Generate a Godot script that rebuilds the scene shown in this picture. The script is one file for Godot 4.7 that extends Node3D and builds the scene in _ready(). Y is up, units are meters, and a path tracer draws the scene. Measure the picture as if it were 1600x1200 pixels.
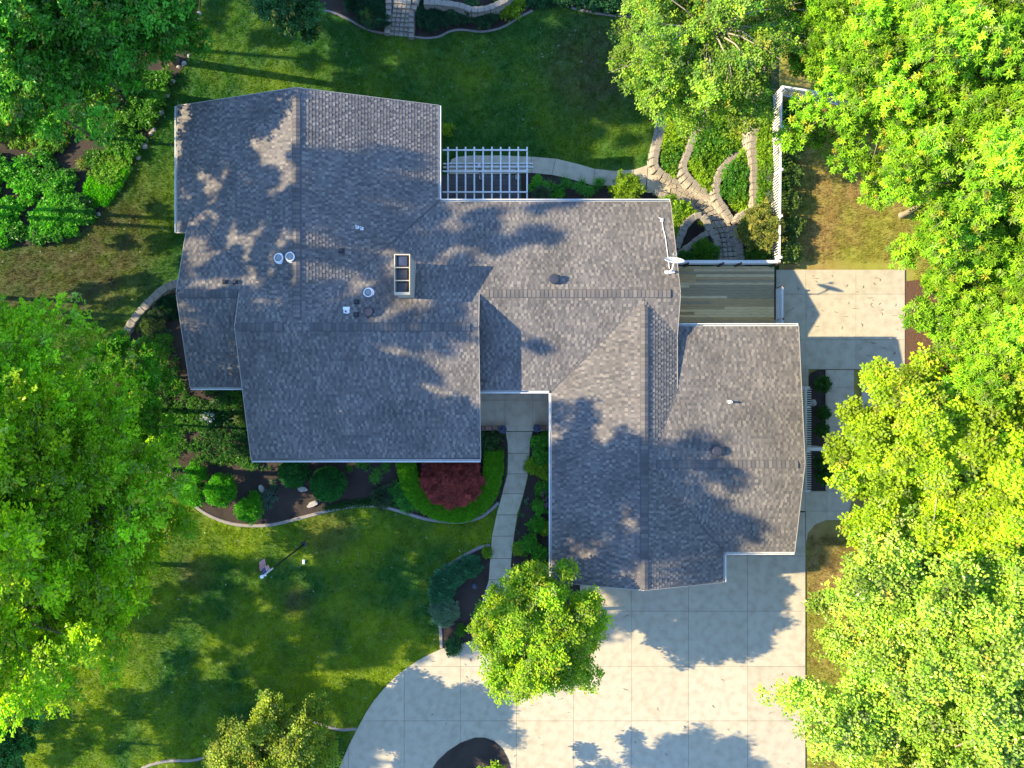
extends Node3D
# Aerial view of a shingled house in its garden. x = east (right), z = south (down in the photograph), y = up; the drive is at y = 0.

const CAM_H := 37.0
const FOCAL := 1110.0          # pixels of the 1600 x 1200 photograph
var M := {}
var MESH := {}
var rng := RandomNumberGenerator.new()
var noise := FastNoiseLite.new()
var noise2 := FastNoiseLite.new()
var taken := {}
var roof := []                 # [polygon, point, gradient]

# ---------------------------------------------------------------- small helpers
func lin(r: float, g: float, b: float) -> Color:
	return Color(r, g, b).linear_to_srgb()

func at(px: float, py: float, h := 0.0) -> Vector3:      # survey: a point of the photograph at a known height
	return Vector3((px - 800.0) * (CAM_H - h) / FOCAL, h, (py - 600.0) * (CAM_H - h) / FOCAL)

func gat(px: float, py: float) -> Vector3:                # ... on the ground
	var p := at(px, py, 0.0)
	for i in 5:
		p = at(px, py, ground(p.x, p.z))
	return p

func sst(a: float, b: float, x: float) -> float:
	var t := clampf((x - a) / (b - a), 0.0, 1.0)
	return t * t * (3.0 - 2.0 * t)

func ground(x: float, z: float) -> float:
	var back := -2.5 * sst(0.6, -8.6, z) * (1.0 - sst(12.7, 13.4, x))
	var d := (-(x + 18.5) * 0.76 - (z + 19.5) * 0.65) - 0.2     # beyond the stone edge of the north-west garden
	var rise := 0.9 * sst(0.0, 7.0, d) * sst(-3.0, -9.0, z)
	rise += 1.2 * sst(-20.3, -23.5, z) * sst(-13.0, -9.0, x) * (1.0 - sst(7.0, 11.0, x))
	return back + rise

func pl(a: Array) -> PackedVector2Array:                   # pixels -> ground polygon in x, z
	var out := PackedVector2Array()
	for i in range(0, a.size(), 2):
		var p := gat(a[i], a[i + 1])
		out.append(Vector2(p.x, p.z))
	return out

func numbered(n: String) -> String:
	if not taken.has(n):
		taken[n] = 0
		return n
	taken[n] += 1
	return "%s_%03d" % [n, taken[n]]

func tag(o: Node, label := "", category := "", group := "", kind := "") -> Node:
	if label != "": o.set_meta("label", label)
	if category != "": o.set_meta("category", category)
	if group != "": o.set_meta("group", group)
	if kind != "": o.set_meta("kind", kind)
	return o

func thing(called: String, label: String, category: String, where := Vector3.ZERO, group := "") -> Node3D:
	var o := Node3D.new()
	o.name = numbered(called)
	add_child(o)
	o.position = where
	tag(o, label, category, group)
	return o

func part(parent: Node, called: String, mesh: Mesh, m: Material, xf := Transform3D()) -> MeshInstance3D:
	var o := MeshInstance3D.new()
	o.mesh = mesh
	o.name = called
	o.transform = xf
	if m: o.material_override = m
	parent.add_child(o, true)
	return o

func solo(called: String, mesh: Mesh, m: Material, where := Vector3.ZERO) -> MeshInstance3D:
	var o := MeshInstance3D.new()
	o.mesh = mesh
	o.name = numbered(called)
	o.position = where
	o.material_override = m
	add_child(o)
	return o

func struct(called: String, mesh: Mesh, m: Material) -> MeshInstance3D:
	var o := solo(called, mesh, m)
	o.set_meta("kind", "structure")
	return o

# ---------------------------------------------------------------- mesh builder
class Mb:
	var v := PackedVector3Array()
	var n := PackedVector3Array()
	var c := PackedColorArray()
	func tri(a: Vector3, b: Vector3, d: Vector3, col := Color.WHITE) -> void:   # counter-clockwise from outside
		var nn := (b - a).cross(d - a).normalized()
		v.append(a); v.append(d); v.append(b)
		n.append(nn); n.append(nn); n.append(nn)
		c.append(col); c.append(col); c.append(col)
	func smooth_tri(a: Vector3, b: Vector3, d: Vector3, na: Vector3, nb: Vector3, nd: Vector3, col := Color.WHITE) -> void:
		v.append(a); v.append(d); v.append(b)
		n.append(na); n.append(nd); n.append(nb)
		c.append(col); c.append(col); c.append(col)
	func quad(a: Vector3, b: Vector3, d: Vector3, e: Vector3, col := Color.WHITE) -> void:
		tri(a, b, d, col)
		tri(a, d, e, col)
	func box(o: Vector3, s: Vector3, col := Color.WHITE, bs := Basis(), ch := 0.0) -> void:
		var h := s * 0.5
		if ch <= 0.0:
			var p := []
			for i in 8:
				p.append(o + bs * Vector3(h.x if i & 1 else -h.x, h.y if i & 2 else -h.y, h.z if i & 4 else -h.z))
			quad(p[2], p[6], p[7], p[3], col); quad(p[0], p[1], p[5], p[4], col)
			quad(p[0], p[2], p[3], p[1], col); quad(p[4], p[5], p[7], p[6], col)
			quad(p[0], p[4], p[6], p[2], col); quad(p[1], p[3], p[7], p[5], col)
			return
		var lo := []                                  # bevelled top edge
		for k in 3:
			var hx := h.x - (ch if k == 2 else 0.0)
			var hz := h.z - (ch if k == 2 else 0.0)
			var y := -h.y if k == 0 else (h.y - ch if k == 1 else h.y)
			lo.append([o + bs * Vector3(-hx, y, hz), o + bs * Vector3(hx, y, hz), o + bs * Vector3(hx, y, -hz), o + bs * Vector3(-hx, y, -hz)])
		for k in 2:
			for i in 4:
				var j := (i + 1) % 4
				quad(lo[k][i], lo[k][j], lo[k + 1][j], lo[k + 1][i], col)
		quad(lo[2][0], lo[2][1], lo[2][2], lo[2][3], col)
		quad(lo[0][3], lo[0][2], lo[0][1], lo[0][0], col)
	func tube(a: Vector3, b: Vector3, ra: float, rb: float, sides := 6, col := Color.WHITE, caps := false) -> void:
		var d := (b - a)
		if d.length() < 1e-5: return
		d = d.normalized()
		var u := d.cross(Vector3.UP if absf(d.y) < 0.9 else Vector3.RIGHT).normalized()
		var w := d.cross(u)
		for i in sides:
			var t0 := TAU * i / sides
			var t1 := TAU * (i + 1) / sides
			var e0 := u * cos(t0) + w * sin(t0)
			var e1 := u * cos(t1) + w * sin(t1)
			smooth_tri(a + e0 * ra, a + e1 * ra, b + e1 * rb, e0, e1, e1, col)
			smooth_tri(a + e0 * ra, b + e1 * rb, b + e0 * rb, e0, e1, e0, col)
			if caps:
				tri(b, b + e0 * rb, b + e1 * rb, col)
				tri(a, a + e1 * ra, a + e0 * ra, col)
	func lathe(prof: Array, sides := 16, o := Vector3.ZERO, col := Color.WHITE, bs := Basis()) -> void:   # [radius, y] pairs from below
		for k in prof.size() - 1:
			for i in sides:
				var t0 := TAU * i / sides
				var t1 := TAU * (i + 1) / sides
				var p: Array = []
				for q in [[prof[k], t0], [prof[k], t1], [prof[k + 1], t1], [prof[k + 1], t0]]:
					p.append(o + bs * Vector3(q[0][0] * cos(q[1]), q[0][1], q[0][0] * sin(q[1])))
				if prof[k][0] > 1e-4: tri(p[0], p[2], p[1], col)
				if prof[k + 1][0] > 1e-4: tri(p[0], p[3], p[2], col)
	func prism(poly: PackedVector2Array, y0: float, y1: float, col := Color.WHITE, ch := 0.0) -> void:
		var q := poly
		if Geometry2D.is_polygon_clockwise(q):
			q = q.duplicate(); q.reverse()
		var top := q
		if ch > 0.0:
			var r := Geometry2D.offset_polygon(q, -ch, Geometry2D.JOIN_MITER)
			if r.size() == 1 and r[0].size() == q.size(): top = q
		var idx := Geometry2D.triangulate_polygon(q)
		for i in range(0, idx.size(), 3):
			var a := q[idx[i]]; var b := q[idx[i + 1]]; var d := q[idx[i + 2]]
			var up := (b - a).cross(d - a) < 0.0
			if not up:
				var t := b; b = d; d = t
			tri(Vector3(a.x, y1, a.y), Vector3(b.x, y1, b.y), Vector3(d.x, y1, d.y), col)
		for i in q.size():
			var a := q[i]; var b := q[(i + 1) % q.size()]
			var e := Vector2(b.y - a.y, -(b.x - a.x))
			var p := [Vector3(a.x, y0, a.y), Vector3(b.x, y0, b.y), Vector3(b.x, y1, b.y), Vector3(a.x, y1, a.y)]
			var nn: Vector3 = (p[1] - p[0]).cross(p[2] - p[0])
			if nn.x * e.x + nn.z * e.y < 0.0: quad(p[1], p[0], p[3], p[2], col)
			else: quad(p[0], p[1], p[2], p[3], col)
	func done() -> ArrayMesh:
		var m := ArrayMesh.new()
		if v.is_empty(): return m
		var a := []
		a.resize(Mesh.ARRAY_MAX)
		a[Mesh.ARRAY_VERTEX] = v
		a[Mesh.ARRAY_NORMAL] = n
		a[Mesh.ARRAY_COLOR] = c
		m.add_surface_from_arrays(Mesh.PRIMITIVE_TRIANGLES, a)
		return m

# ---------------------------------------------------------------- materials
func ntex(freq: float, cols: Array, sd: int, oct := 4, size := 512, type := FastNoiseLite.TYPE_SIMPLEX_SMOOTH) -> NoiseTexture2D:
	var t := NoiseTexture2D.new()
	t.width = size; t.height = size
	t.seamless = true
	var f := FastNoiseLite.new()
	f.seed = sd; f.frequency = freq; f.fractal_octaves = oct; f.noise_type = type
	t.noise = f
	var g := Gradient.new()
	g.offsets = PackedFloat32Array()
	g.colors = PackedColorArray()
	var off := PackedFloat32Array()
	var cc := PackedColorArray()
	for i in cols.size():
		off.append(float(i) / (cols.size() - 1))
		cc.append(cols[i])
	g.offsets = off
	g.colors = cc
	t.color_ramp = g
	return t

func gr(v: float) -> Color:
	return Color(v, v, v)

func mat(called: String, col: Color, rough := 0.8, vc := false, tex: Texture2D = null, scale := 1.0, bump: Texture2D = null, bh := 0.0, bscale := 1.0) -> StandardMaterial3D:
	var m := StandardMaterial3D.new()
	m.resource_name = called
	m.albedo_color = col
	m.roughness = rough
	m.vertex_color_use_as_albedo = vc
	if tex:
		m.albedo_texture = tex
		m.uv1_triplanar = true
		m.uv1_world_triplanar = true
		m.uv1_scale = Vector3.ONE * scale
	if bump:
		m.heightmap_enabled = true
		m.heightmap_texture = bump
		m.heightmap_scale = bh
		m.uv1_triplanar = true
		m.uv1_world_triplanar = true
		m.uv1_scale = Vector3.ONE * scale
	M[called] = m
	return m

func detail(m: StandardMaterial3D, tex: Texture2D, scale: float) -> void:
	m.detail_enabled = true
	m.detail_albedo = tex
	m.detail_blend_mode = BaseMaterial3D.BLEND_MODE_MUL
	m.detail_uv_layer = BaseMaterial3D.DETAIL_UV_2
	m.uv2_triplanar = true
	m.uv2_world_triplanar = true
	m.uv2_scale = Vector3.ONE * scale

func leafmat(called: String, rough := 0.5, through := 0.62) -> void:
	var m := StandardMaterial3D.new()
	m.resource_name = called
	m.albedo_color = Color.WHITE
	m.vertex_color_use_as_albedo = true
	m.roughness = rough
	m.metallic_specular = 0.4
	m.backlight_enabled = true
	m.backlight = lin(through * 0.95, through, through * 0.3)
	M[called] = m

func materials() -> void:
	var fine := ntex(0.09, [gr(0.72), gr(1.0)], 3, 3)
	var grain := ntex(0.22, [gr(0.55), gr(1.0)], 5, 3)
	var blotch := ntex(0.012, [gr(0.80), gr(0.93), gr(1.0)], 8, 4)
	var blotch2 := ntex(0.01, [gr(0.66), gr(0.92), gr(1.0)], 18, 5)
	var m := mat("concrete", lin(0.57, 0.52, 0.39), 0.9, true, fine, 0.55, grain, 0.35)
	detail(m, ntex(0.02, [lin(0.74, 0.72, 0.69), lin(0.92, 0.91, 0.89), gr(1.0)], 8, 6, 1024), 0.083)
	m = mat("joint", lin(0.16, 0.14, 0.115), 0.95)
	m = mat("rake", lin(0.3, 0.28, 0.25), 0.6)
	m = mat("lawn", Color.WHITE, 0.95, true, ntex(0.16, [gr(0.3), gr(0.7), gr(1.0)], 21, 4), 0.45, grain, 2.0)
	detail(m, ntex(0.02, [lin(0.62, 0.66, 0.5), lin(0.9, 0.9, 0.85), gr(1.0)], 22, 5), 0.09)
	m = mat("dry_lawn", Color.WHITE, 0.95, true, ntex(0.1, [lin(0.42, 0.38, 0.3), lin(0.8, 0.85, 0.6), gr(1.0)], 31, 4), 0.4, grain, 2.5)
	detail(m, ntex(0.018, [lin(0.75, 0.62, 0.5), lin(0.95, 0.95, 0.8), gr(1.0)], 32, 5), 0.12)
	m = mat("mulch", lin(0.10, 0.072, 0.056), 0.97, false, ntex(0.13, [gr(0.25), gr(0.7), gr(1.0)], 41, 3), 0.7, grain, 5.0)
	detail(m, blotch2, 0.13)
	m = mat("red_mulch", lin(0.20, 0.10, 0.05), 0.97, false, ntex(0.13, [gr(0.35), gr(0.75), gr(1.0)], 43, 3), 0.8, grain, 5.0)
	m = mat("soil", lin(0.075, 0.11, 0.03), 0.97, false, ntex(0.05, [gr(0.4), gr(0.75), gr(1.0)], 45, 5), 0.2, grain, 3.0)
	m = mat("shingle", lin(0.97, 0.95, 0.93), 0.93, true, ntex(0.2, [gr(0.62), gr(1.0)], 51, 3), 0.9, grain, 0.5)
	detail(m, blotch, 0.06)
	m = mat("shingle_base", lin(0.07, 0.07, 0.075), 0.95)
	m = mat("white_paint", lin(0.66, 0.66, 0.63), 0.5, false, ntex(0.03, [gr(0.88), gr(1.0)], 61, 4), 0.5)
	m = mat("siding", lin(0.6, 0.56, 0.47), 0.75, false, fine, 0.6)
	m = mat("block", lin(0.46, 0.42, 0.34), 0.95, true, ntex(0.07, [gr(0.55), gr(0.85), gr(1.0)], 71, 5), 0.6, ntex(0.12, [gr(0.0), gr(1.0)], 72, 4), 3.5)
	m = mat("kerb", lin(0.36, 0.33, 0.31), 0.9, true, ntex(0.12, [gr(0.6), gr(1.0)], 73, 4), 0.7, grain, 1.0)
	m = mat("rock", lin(0.45, 0.43, 0.38), 0.9, true, ntex(0.05, [gr(0.55), gr(0.85), gr(1.0)], 75, 5), 0.9, grain, 2.0)
	m = mat("brick", lin(0.25, 0.12, 0.085), 0.9, true, fine, 1.4, grain, 1.0)
	m = mat("plank", Color.WHITE, 0.8, true, ntex(0.03, [gr(0.74), gr(0.92), gr(1.0)], 81, 5), 0.3, null)
	m.uv1_scale = Vector3(0.12, 1.0, 2.2)
	m = mat("brown_wood", lin(0.09, 0.05, 0.03), 0.7, false, fine, 1.0)
	m = mat("paver", lin(0.12, 0.115, 0.115), 0.92, true, fine, 0.9, grain, 1.0)
	m = mat("dark_metal", lin(0.035, 0.045, 0.075), 0.4)
	m.metallic = 0.3
	m = mat("vent_plastic", lin(0.028, 0.03, 0.035), 0.8)
	m = mat("black_metal", lin(0.014, 0.014, 0.016), 0.4)
	m = mat("white_metal", lin(0.72, 0.73, 0.74), 0.35)
	m = mat("grey_metal", lin(0.34, 0.35, 0.36), 0.4)
	m.metallic = 0.6
	m = mat("cream", lin(0.56, 0.49, 0.36), 0.6, false, fine, 1.0)
	m = mat("dome", lin(0.16, 0.18, 0.18), 0.12)
	m.clearcoat_enabled = true
	m = mat("brass", lin(0.5, 0.3, 0.08), 0.4)
	m.metallic = 0.7
	m = mat("glass", lin(0.05, 0.07, 0.08), 0.08)
	m = mat("bark", lin(0.16, 0.125, 0.09), 0.95, false, fine, 1.2, grain, 3.0)
	m = mat("pale_bark", lin(0.38, 0.33, 0.24), 0.9, false, fine, 1.2, grain, 2.0)
	m = mat("flag_cloth", Color.WHITE, 0.85, true)
	m.backlight_enabled = true
	m.backlight = lin(0.3, 0.3, 0.3)
	m = mat("litter", Color.WHITE, 0.9, true)
	leafmat("leaf", 0.45, 1.0)
	leafmat("gloss_leaf", 0.32, 0.62)
	leafmat("matt_leaf", 0.8, 0.3)
	leafmat("grass", 0.7, 0.95)

# ---------------------------------------------------------------- leaf shapes
func leaf(mb: Mb, b: Vector3, d: Vector3, up: Vector3, L: float, W: float, fold := 0.25, droop := 0.15) -> void:
	var s := d.cross(up).normalized()
	var nn := s.cross(d).normalized()
	var mid := b + d * L * 0.5
	var l := mid + s * W * 0.5 + nn * W * fold
	var r := mid - s * W * 0.5 + nn * W * fold
	var tip := b + d * L - nn * L * droop
	mb.tri(b, tip, l)
	mb.tri(b, r, tip)

func rdir(r: RandomNumberGenerator) -> Vector3:
	var y := r.randf_range(-1.0, 1.0)
	var a := r.randf() * TAU
	var k := sqrt(1.0 - y * y)
	return Vector3(k * cos(a), y, k * sin(a))

func cluster(kind: String, sd: int) -> ArrayMesh:
	var r := RandomNumberGenerator.new()
	r.seed = sd
	var mb := Mb.new()
	if kind == "broad":
		for i in 12:
			var a := r.randf() * TAU
			var d := Vector3(cos(a), r.randf_range(-0.45, 0.4), sin(a)).normalized()
			var b := Vector3(r.randf_range(-0.17, 0.17), r.randf_range(-0.08, 0.1), r.randf_range(-0.17, 0.17))
			leaf(mb, b, d, (Vector3.UP + rdir(r) * 0.55).normalized(), r.randf_range(0.12, 0.19), r.randf_range(0.08, 0.12))
	elif kind == "rosette":
		for k in 2:
			var o := Vector3(r.randf_range(-0.12, 0.12), k * 0.1 - 0.05, r.randf_range(-0.12, 0.12))
			var n := 7
			for i in n:
				var a := TAU * i / n + r.randf() * 0.5
				var d := Vector3(cos(a), r.randf_range(-0.35, 0.35), sin(a)).normalized()
				leaf(mb, o + d * 0.02, d, (Vector3.UP + rdir(r) * 0.3).normalized(), r.randf_range(0.18, 0.29), r.randf_range(0.06, 0.085), 0.3, 0.3)
	elif kind == "round":
		for i in 16:
			var a := r.randf() * TAU
			var d := Vector3(cos(a), r.randf_range(-0.5, 0.5), sin(a)).normalized()
			var b := Vector3(r.randf_range(-0.15, 0.15), r.randf_range(-0.1, 0.12), r.randf_range(-0.15, 0.15))
			leaf(mb, b, d, (Vector3.UP + rdir(r) * 0.6).normalized(), r.randf_range(0.08, 0.115), r.randf_range(0.075, 0.1), 0.15, 0.1)
	elif kind == "small":
		for i in 18:
			var d := (rdir(r) + Vector3.UP * 0.5).normalized()
			var b := rdir(r) * 0.09
			leaf(mb, b, d, (Vector3.UP + rdir(r) * 0.7).normalized(), r.randf_range(0.05, 0.075), r.randf_range(0.035, 0.05), 0.2, 0.1)
	elif kind == "needle":
		for i in 18:
			var d := (rdir(r) + Vector3.UP * 0.35).normalized()
			leaf(mb, d * 0.02, d, rdir(r), r.randf_range(0.12, 0.2), 0.026, 0.2, 0.1)
	elif kind == "lace":
		for i in 16:
			var a := r.randf() * TAU
			var d := Vector3(cos(a), r.randf_range(-0.6, 0.1), sin(a)).normalized()
			leaf(mb, Vector3(r.randf_range(-0.08, 0.08), r.randf_range(-0.05, 0.05), r.randf_range(-0.08, 0.08)), d, (Vector3.UP + rdir(r) * 0.4).normalized(), r.randf_range(0.08, 0.13), 0.026, 0.2, 0.3)
	elif kind == "blade":
		for i in 26:
			var a := r.randf() * TAU
			var d := Vector3(cos(a), 0, sin(a))
			var h := r.randf_range(0.55, 1.0)
			var o := r.randf_range(0.35, 1.0)
			var p0 := d * 0.04
			var p1 := d * o * 0.32 + Vector3.UP * h * 0.5
			var p2 := d * o * 0.75 + Vector3.UP * h * 0.42
			var s := Vector3(-d.z, 0, d.x) * 0.022
			mb.tri(p0 - s, p1 + s, p0 + s); mb.tri(p0 - s, p1 - s, p1 + s)
			mb.tri(p1 - s, p2, p1 + s)
	elif kind == "hosta":
		for i in 14:
			var a := i * 2.4
			var d := Vector3(cos(a), 0.62 - i * 0.04 + 0.1, sin(a)).normalized()
			leaf(mb, d * (0.05 + 0.012 * i), d, Vector3.UP, r.randf_range(0.3, 0.42), r.randf_range(0.2, 0.26), 0.18, 0.35)
	elif kind == "tuft":
		for i in 12:
			var a := r.randf() * TAU
			var b := Vector3(r.randf_range(-0.11, 0.11), 0, r.randf_range(-0.11, 0.11))
			var t := b + Vector3(cos(a) * 0.035, r.randf_range(0.045, 0.1), sin(a) * 0.04)
			var s := Vector3(-sin(a), 0, cos(a)) * 0.009
			mb.tri(b - s, b + s, t)
	elif kind == "petal":
		for i in 6:
			var d := (rdir(r) + Vector3.UP * 0.8).normalized()
			leaf(mb, d * 0.02, d, rdir(r), 0.075, 0.06, 0.1, 0.0)
	return mb.done()

func scatter(parent: Node, called: String, mesh: Mesh, m: Material, xf: Array, cols: Array) -> MultiMeshInstance3D:
	var mm := MultiMesh.new()
	mm.transform_format = MultiMesh.TRANSFORM_3D
	mm.use_colors = true
	mm.mesh = mesh
	mm.instance_count = xf.size()
	for i in xf.size():
		mm.set_instance_transform(i, xf[i])
		mm.set_instance_color(i, cols[i])
	var o := MultiMeshInstance3D.new()
	o.multimesh = mm
	o.material_override = m
	if parent == self:
		o.name = numbered(called)
		add_child(o)
	else:
		o.name = called
		parent.add_child(o, true)
		o.set_meta("kind", "stuff")        # leaves too small and many to pick apart
	return o

func mixc(a: Color, b: Color, t: float, k := 1.0) -> Color:
	var c := a.lerp(b, t)
	return Color(c.r * k, c.g * k, c.b * k)

func spin(r: RandomNumberGenerator, tilt: float, s: float) -> Basis:
	return Basis.from_euler(Vector3(r.randf_range(-tilt, tilt), r.randf() * TAU, r.randf_range(-tilt, tilt))).scaled(Vector3.ONE * s)

# ---------------------------------------------------------------- trees and plants
# a tapered trunk, limbs to every bough, and leaf clusters on flattened boughs that leave gaps
func tree(called: String, label: String, cx: float, cy: float, hc: float, R: float, V: float, o := {}) -> Node3D:
	var c := at(cx, cy, hc)
	var r := RandomNumberGenerator.new()
	r.seed = int(cx * 31 + cy * 7) + 11
	var gy := ground(c.x, c.z)
	var away: Vector3 = Vector3(c.x, 0, c.z).normalized() * o.get("lean", minf(1.5, hc * 0.16))
	gy = ground(c.x + away.x, c.z + away.z)
	var t := thing(called, label, o.get("category", "tree"), Vector3(c.x + away.x, gy, c.z + away.z), o.get("group", ""))
	c.y -= gy
	var cc := Vector3(0, c.y, 0) - away
	var nb: int = o.get("boughs", 90)
	var per: int = o.get("per", 64)
	var c0: Color = o.get("c0", Color(0.09, 0.17, 0.02))
	var c1: Color = o.get("c1", Color(0.2, 0.29, 0.03))
	var sz: float = o.get("size", 1.0)
	var bough: float = o.get("bough", 0.24)
	var flat: float = o.get("flat", 0.42)
	var hang: float = o.get("hang", 0.0)
	var st: float = o.get("stretch", 0.0)
	var bk := Mb.new()
	var tr: float = o.get("trunk", 0.1 + R * 0.035)
	var fork := Vector3(r.randf_range(-0.2, 0.2), maxf(0.4, c.y - V * 0.75), r.randf_range(-0.2, 0.2)) - away * 0.6
	var topp := cc + Vector3(r.randf_range(-0.3, 0.3), V * 0.55, r.randf_range(-0.3, 0.3))
	bk.tube(Vector3(0, -0.3, 0), Vector3(0, 0.35, 0), tr * 1.6, tr * 1.1, 8)
	bk.tube(Vector3(0, 0.35, 0), fork, tr * 1.1, tr * 0.8, 8)
	bk.tube(fork, topp, tr * 0.8, tr * 0.15, 7)
	var xs := []
	var cols := []
	for b in nb:
		var d := rdir(r)
		if d.y < 0.0 and r.randf() < 0.55: d.y = -d.y
		var f := pow(r.randf(), 0.4) * (1.0 + 0.34 * noise.get_noise_3d(d.x * 60.0 + cx, d.y * 60.0, d.z * 60.0 + cy))
		var p := cc + Vector3(d.x * R, d.y * V, d.z * R) * f
		var rb := R * bough * r.randf_range(0.7, 1.3)
		var k := r.randf_range(1.0 - o.get("vary", 0.25), 1.0 + o.get("vary", 0.25))
		var start := fork.lerp(topp, clampf((p.y - fork.y) / maxf(0.1, topp.y - fork.y) * 0.7, 0.0, 0.9))
		var mid := start.lerp(p, 0.55) + Vector3(r.randf_range(-0.2, 0.2), 0.08 * R, r.randf_range(-0.2, 0.2))
		var bw := tr * r.randf_range(0.16, 0.32)
		bk.tube(start, mid, bw, bw * 0.6, 4)
		bk.tube(mid, p, bw * 0.6, bw * 0.2, 4)
		var out := Vector3(p.x - cc.x, 0, p.z - cc.z).normalized()
		for j in 3:
			bk.tube(p, p + (rdir(r) * 0.6 + out * 0.5) * rb, bw * 0.25, 0.006, 3)
		for i in per:
			var q := rdir(r) * pow(r.randf(), 0.5)
			var e := p + Vector3(q.x * rb, q.y * rb * flat, q.z * rb)
			if st > 0.0: e += out * q.dot(out) * rb * st
			if hang > 0.0: e.y -= hang * pow(r.randf(), 1.5) * rb
			var bs := Basis(Vector3(0, 0, 1), r.randf_range(0.1, 1.0)) * Basis.from_euler(Vector3(r.randf_range(-0.45, 0.45), r.randf() * TAU, r.randf_range(-0.3, 0.3)))   # leaves turned to the light
			xs.append(Transform3D(bs.scaled(Vector3.ONE * sz * r.randf_range(0.75, 1.2)), e))
			var lc := mixc(c0, c1, clampf(r.randf() * 0.8 + 0.1 + q.y * 0.15, 0.0, 1.0), k * r.randf_range(0.8, 1.2))
			if r.randf() < 0.03: lc = lc.lerp(Color(0.5, 0.36, 0.06), 0.6)            # young or ailing leaves
			elif r.randf() < 0.12: lc = lc.lerp(Color(lc.g * 0.45, lc.g * 0.55, lc.g * 0.2), 0.6)
			cols.append(lc)
	part(t, "trunk", bk.done(), M[o.get("bark", "bark")])
	scatter(t, "crown", MESH[o.get("leaf", "broad")], M[o.get("mat", "leaf")], xs, cols)
	return t

# a bush: stems and a rounded or clipped body of small leaves
func shrub(called: String, label: String, px: float, py: float, rpx: float, h: float, o := {}) -> Node3D:
	var g := gat(px, py)
	g.y += o.get("lift", 0.04)
	if o.has("base"):
		g = at(px, py, o.base)
	var r := RandomNumberGenerator.new()
	r.seed = int(px * 13 + py * 5) + 3
	var R := rpx / 30.0
	var t := thing(called, label, o.get("category", "shrub"), g, o.get("group", ""))
	var bk := Mb.new()
	for i in 7:
		var a := TAU * i / 7.0
		bk.tube(Vector3(cos(a) * 0.04, -0.05, sin(a) * 0.04), Vector3(cos(a) * R * 0.5, h * 0.6, sin(a) * R * 0.5), 0.022, 0.008, 4)
	part(t, "stem", bk.done(), M.bark)
	var xs := []
	var cols := []
	var kind: String = o.get("leaf", "small")
	var n: int = o.get("n", int(clampf(320.0 * R * R / (0.25 if kind == "small" else 0.5), 60, 2200)))
	var lump: float = o.get("lump", 0.42)
	var clip: bool = o.get("clip", false)
	for i in n:
		var d := rdir(r)
		if d.y < -0.25: d.y = -d.y
		var f := pow(r.randf(), 0.22) if not clip else pow(r.randf(), 0.08)
		f *= 1.0 + lump * 2.0 * noise.get_noise_3d(d.x * 85.0 + px * 9.0, d.y * 85.0, d.z * 85.0 + py * 9.0)
		var p := Vector3(d.x * R * f, h * 0.5 + d.y * h * 0.52 * f, d.z * R * f)
		var bs := Basis.from_euler(Vector3(r.randf_range(-0.7, 0.7), r.randf() * TAU, r.randf_range(-0.7, 0.7)))
		if kind == "needle": bs = Basis(Quaternion(Vector3.UP, (d + Vector3.UP * 0.4).normalized()))
		xs.append(Transform3D(bs.scaled(Vector3.ONE * o.get("size", 1.0) * r.randf_range(0.8, 1.25)), p))
		cols.append(mixc(o.get("c0", Color(0.03, 0.1, 0.015)), o.get("c1", Color(0.07, 0.2, 0.03)), r.randf(), r.randf_range(0.6, 1.4)))
	scatter(t, "foliage", MESH[kind], M[o.get("mat", "leaf")], xs, cols)
	if o.has("flowers"):
		var fx := []
		var fc := []
		for i in o.get("nf", 24):
			var d := rdir(r)
			d.y = absf(d.y) + 0.4
			d = d.normalized()
			fx.append(Transform3D(spin(r, 0.5, r.randf_range(0.7, 1.2)), Vector3(d.x * R, h * (0.55 + d.y * 0.52), d.z * R)))
			fc.append(mixc(o.flowers, o.flowers, 0.0, r.randf_range(0.8, 1.1)))
		scatter(t, "blossom", MESH.petal, M.matt_leaf, fx, fc)
	return t

# a plant of arching blades or of big leaves: one or a few crowns of them
func tussock(called: String, label: String, px: float, py: float, rpx: float, h: float, o := {}) -> Node3D:
	var g := gat(px, py)
	g.y += o.get("lift", 0.05)
	if o.has("base"): g = at(px, py, o.base)
	var r := RandomNumberGenerator.new()
	r.seed = int(px * 17 + py * 3) + 5
	var R := rpx / 30.0
	var t := thing(called, label, o.get("category", "plant"), g, o.get("group", ""))
	var xs := []
	var cols := []
	for i in o.get("n", 5):
		var p := Vector3.ZERO if i == 0 else Vector3(r.randf_range(-1, 1), 0, r.randf_range(-1, 1)) * R * 0.5
		var s := r.randf_range(0.75, 1.1)
		xs.append(Transform3D(Basis.from_euler(Vector3(0, r.randf() * TAU, 0)).scaled(Vector3(R * s * o.get("size", 1.0), h * s, R * s * o.get("size", 1.0))), p))
		cols.append(mixc(o.get("c0", Color(0.05, 0.14, 0.03)), o.get("c1", Color(0.1, 0.22, 0.04)), r.randf(), 1.0))
	scatter(t, "leaves", MESH[o.get("leaf", "blade")], M[o.get("mat", "leaf")], xs, cols)
	return t

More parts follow.
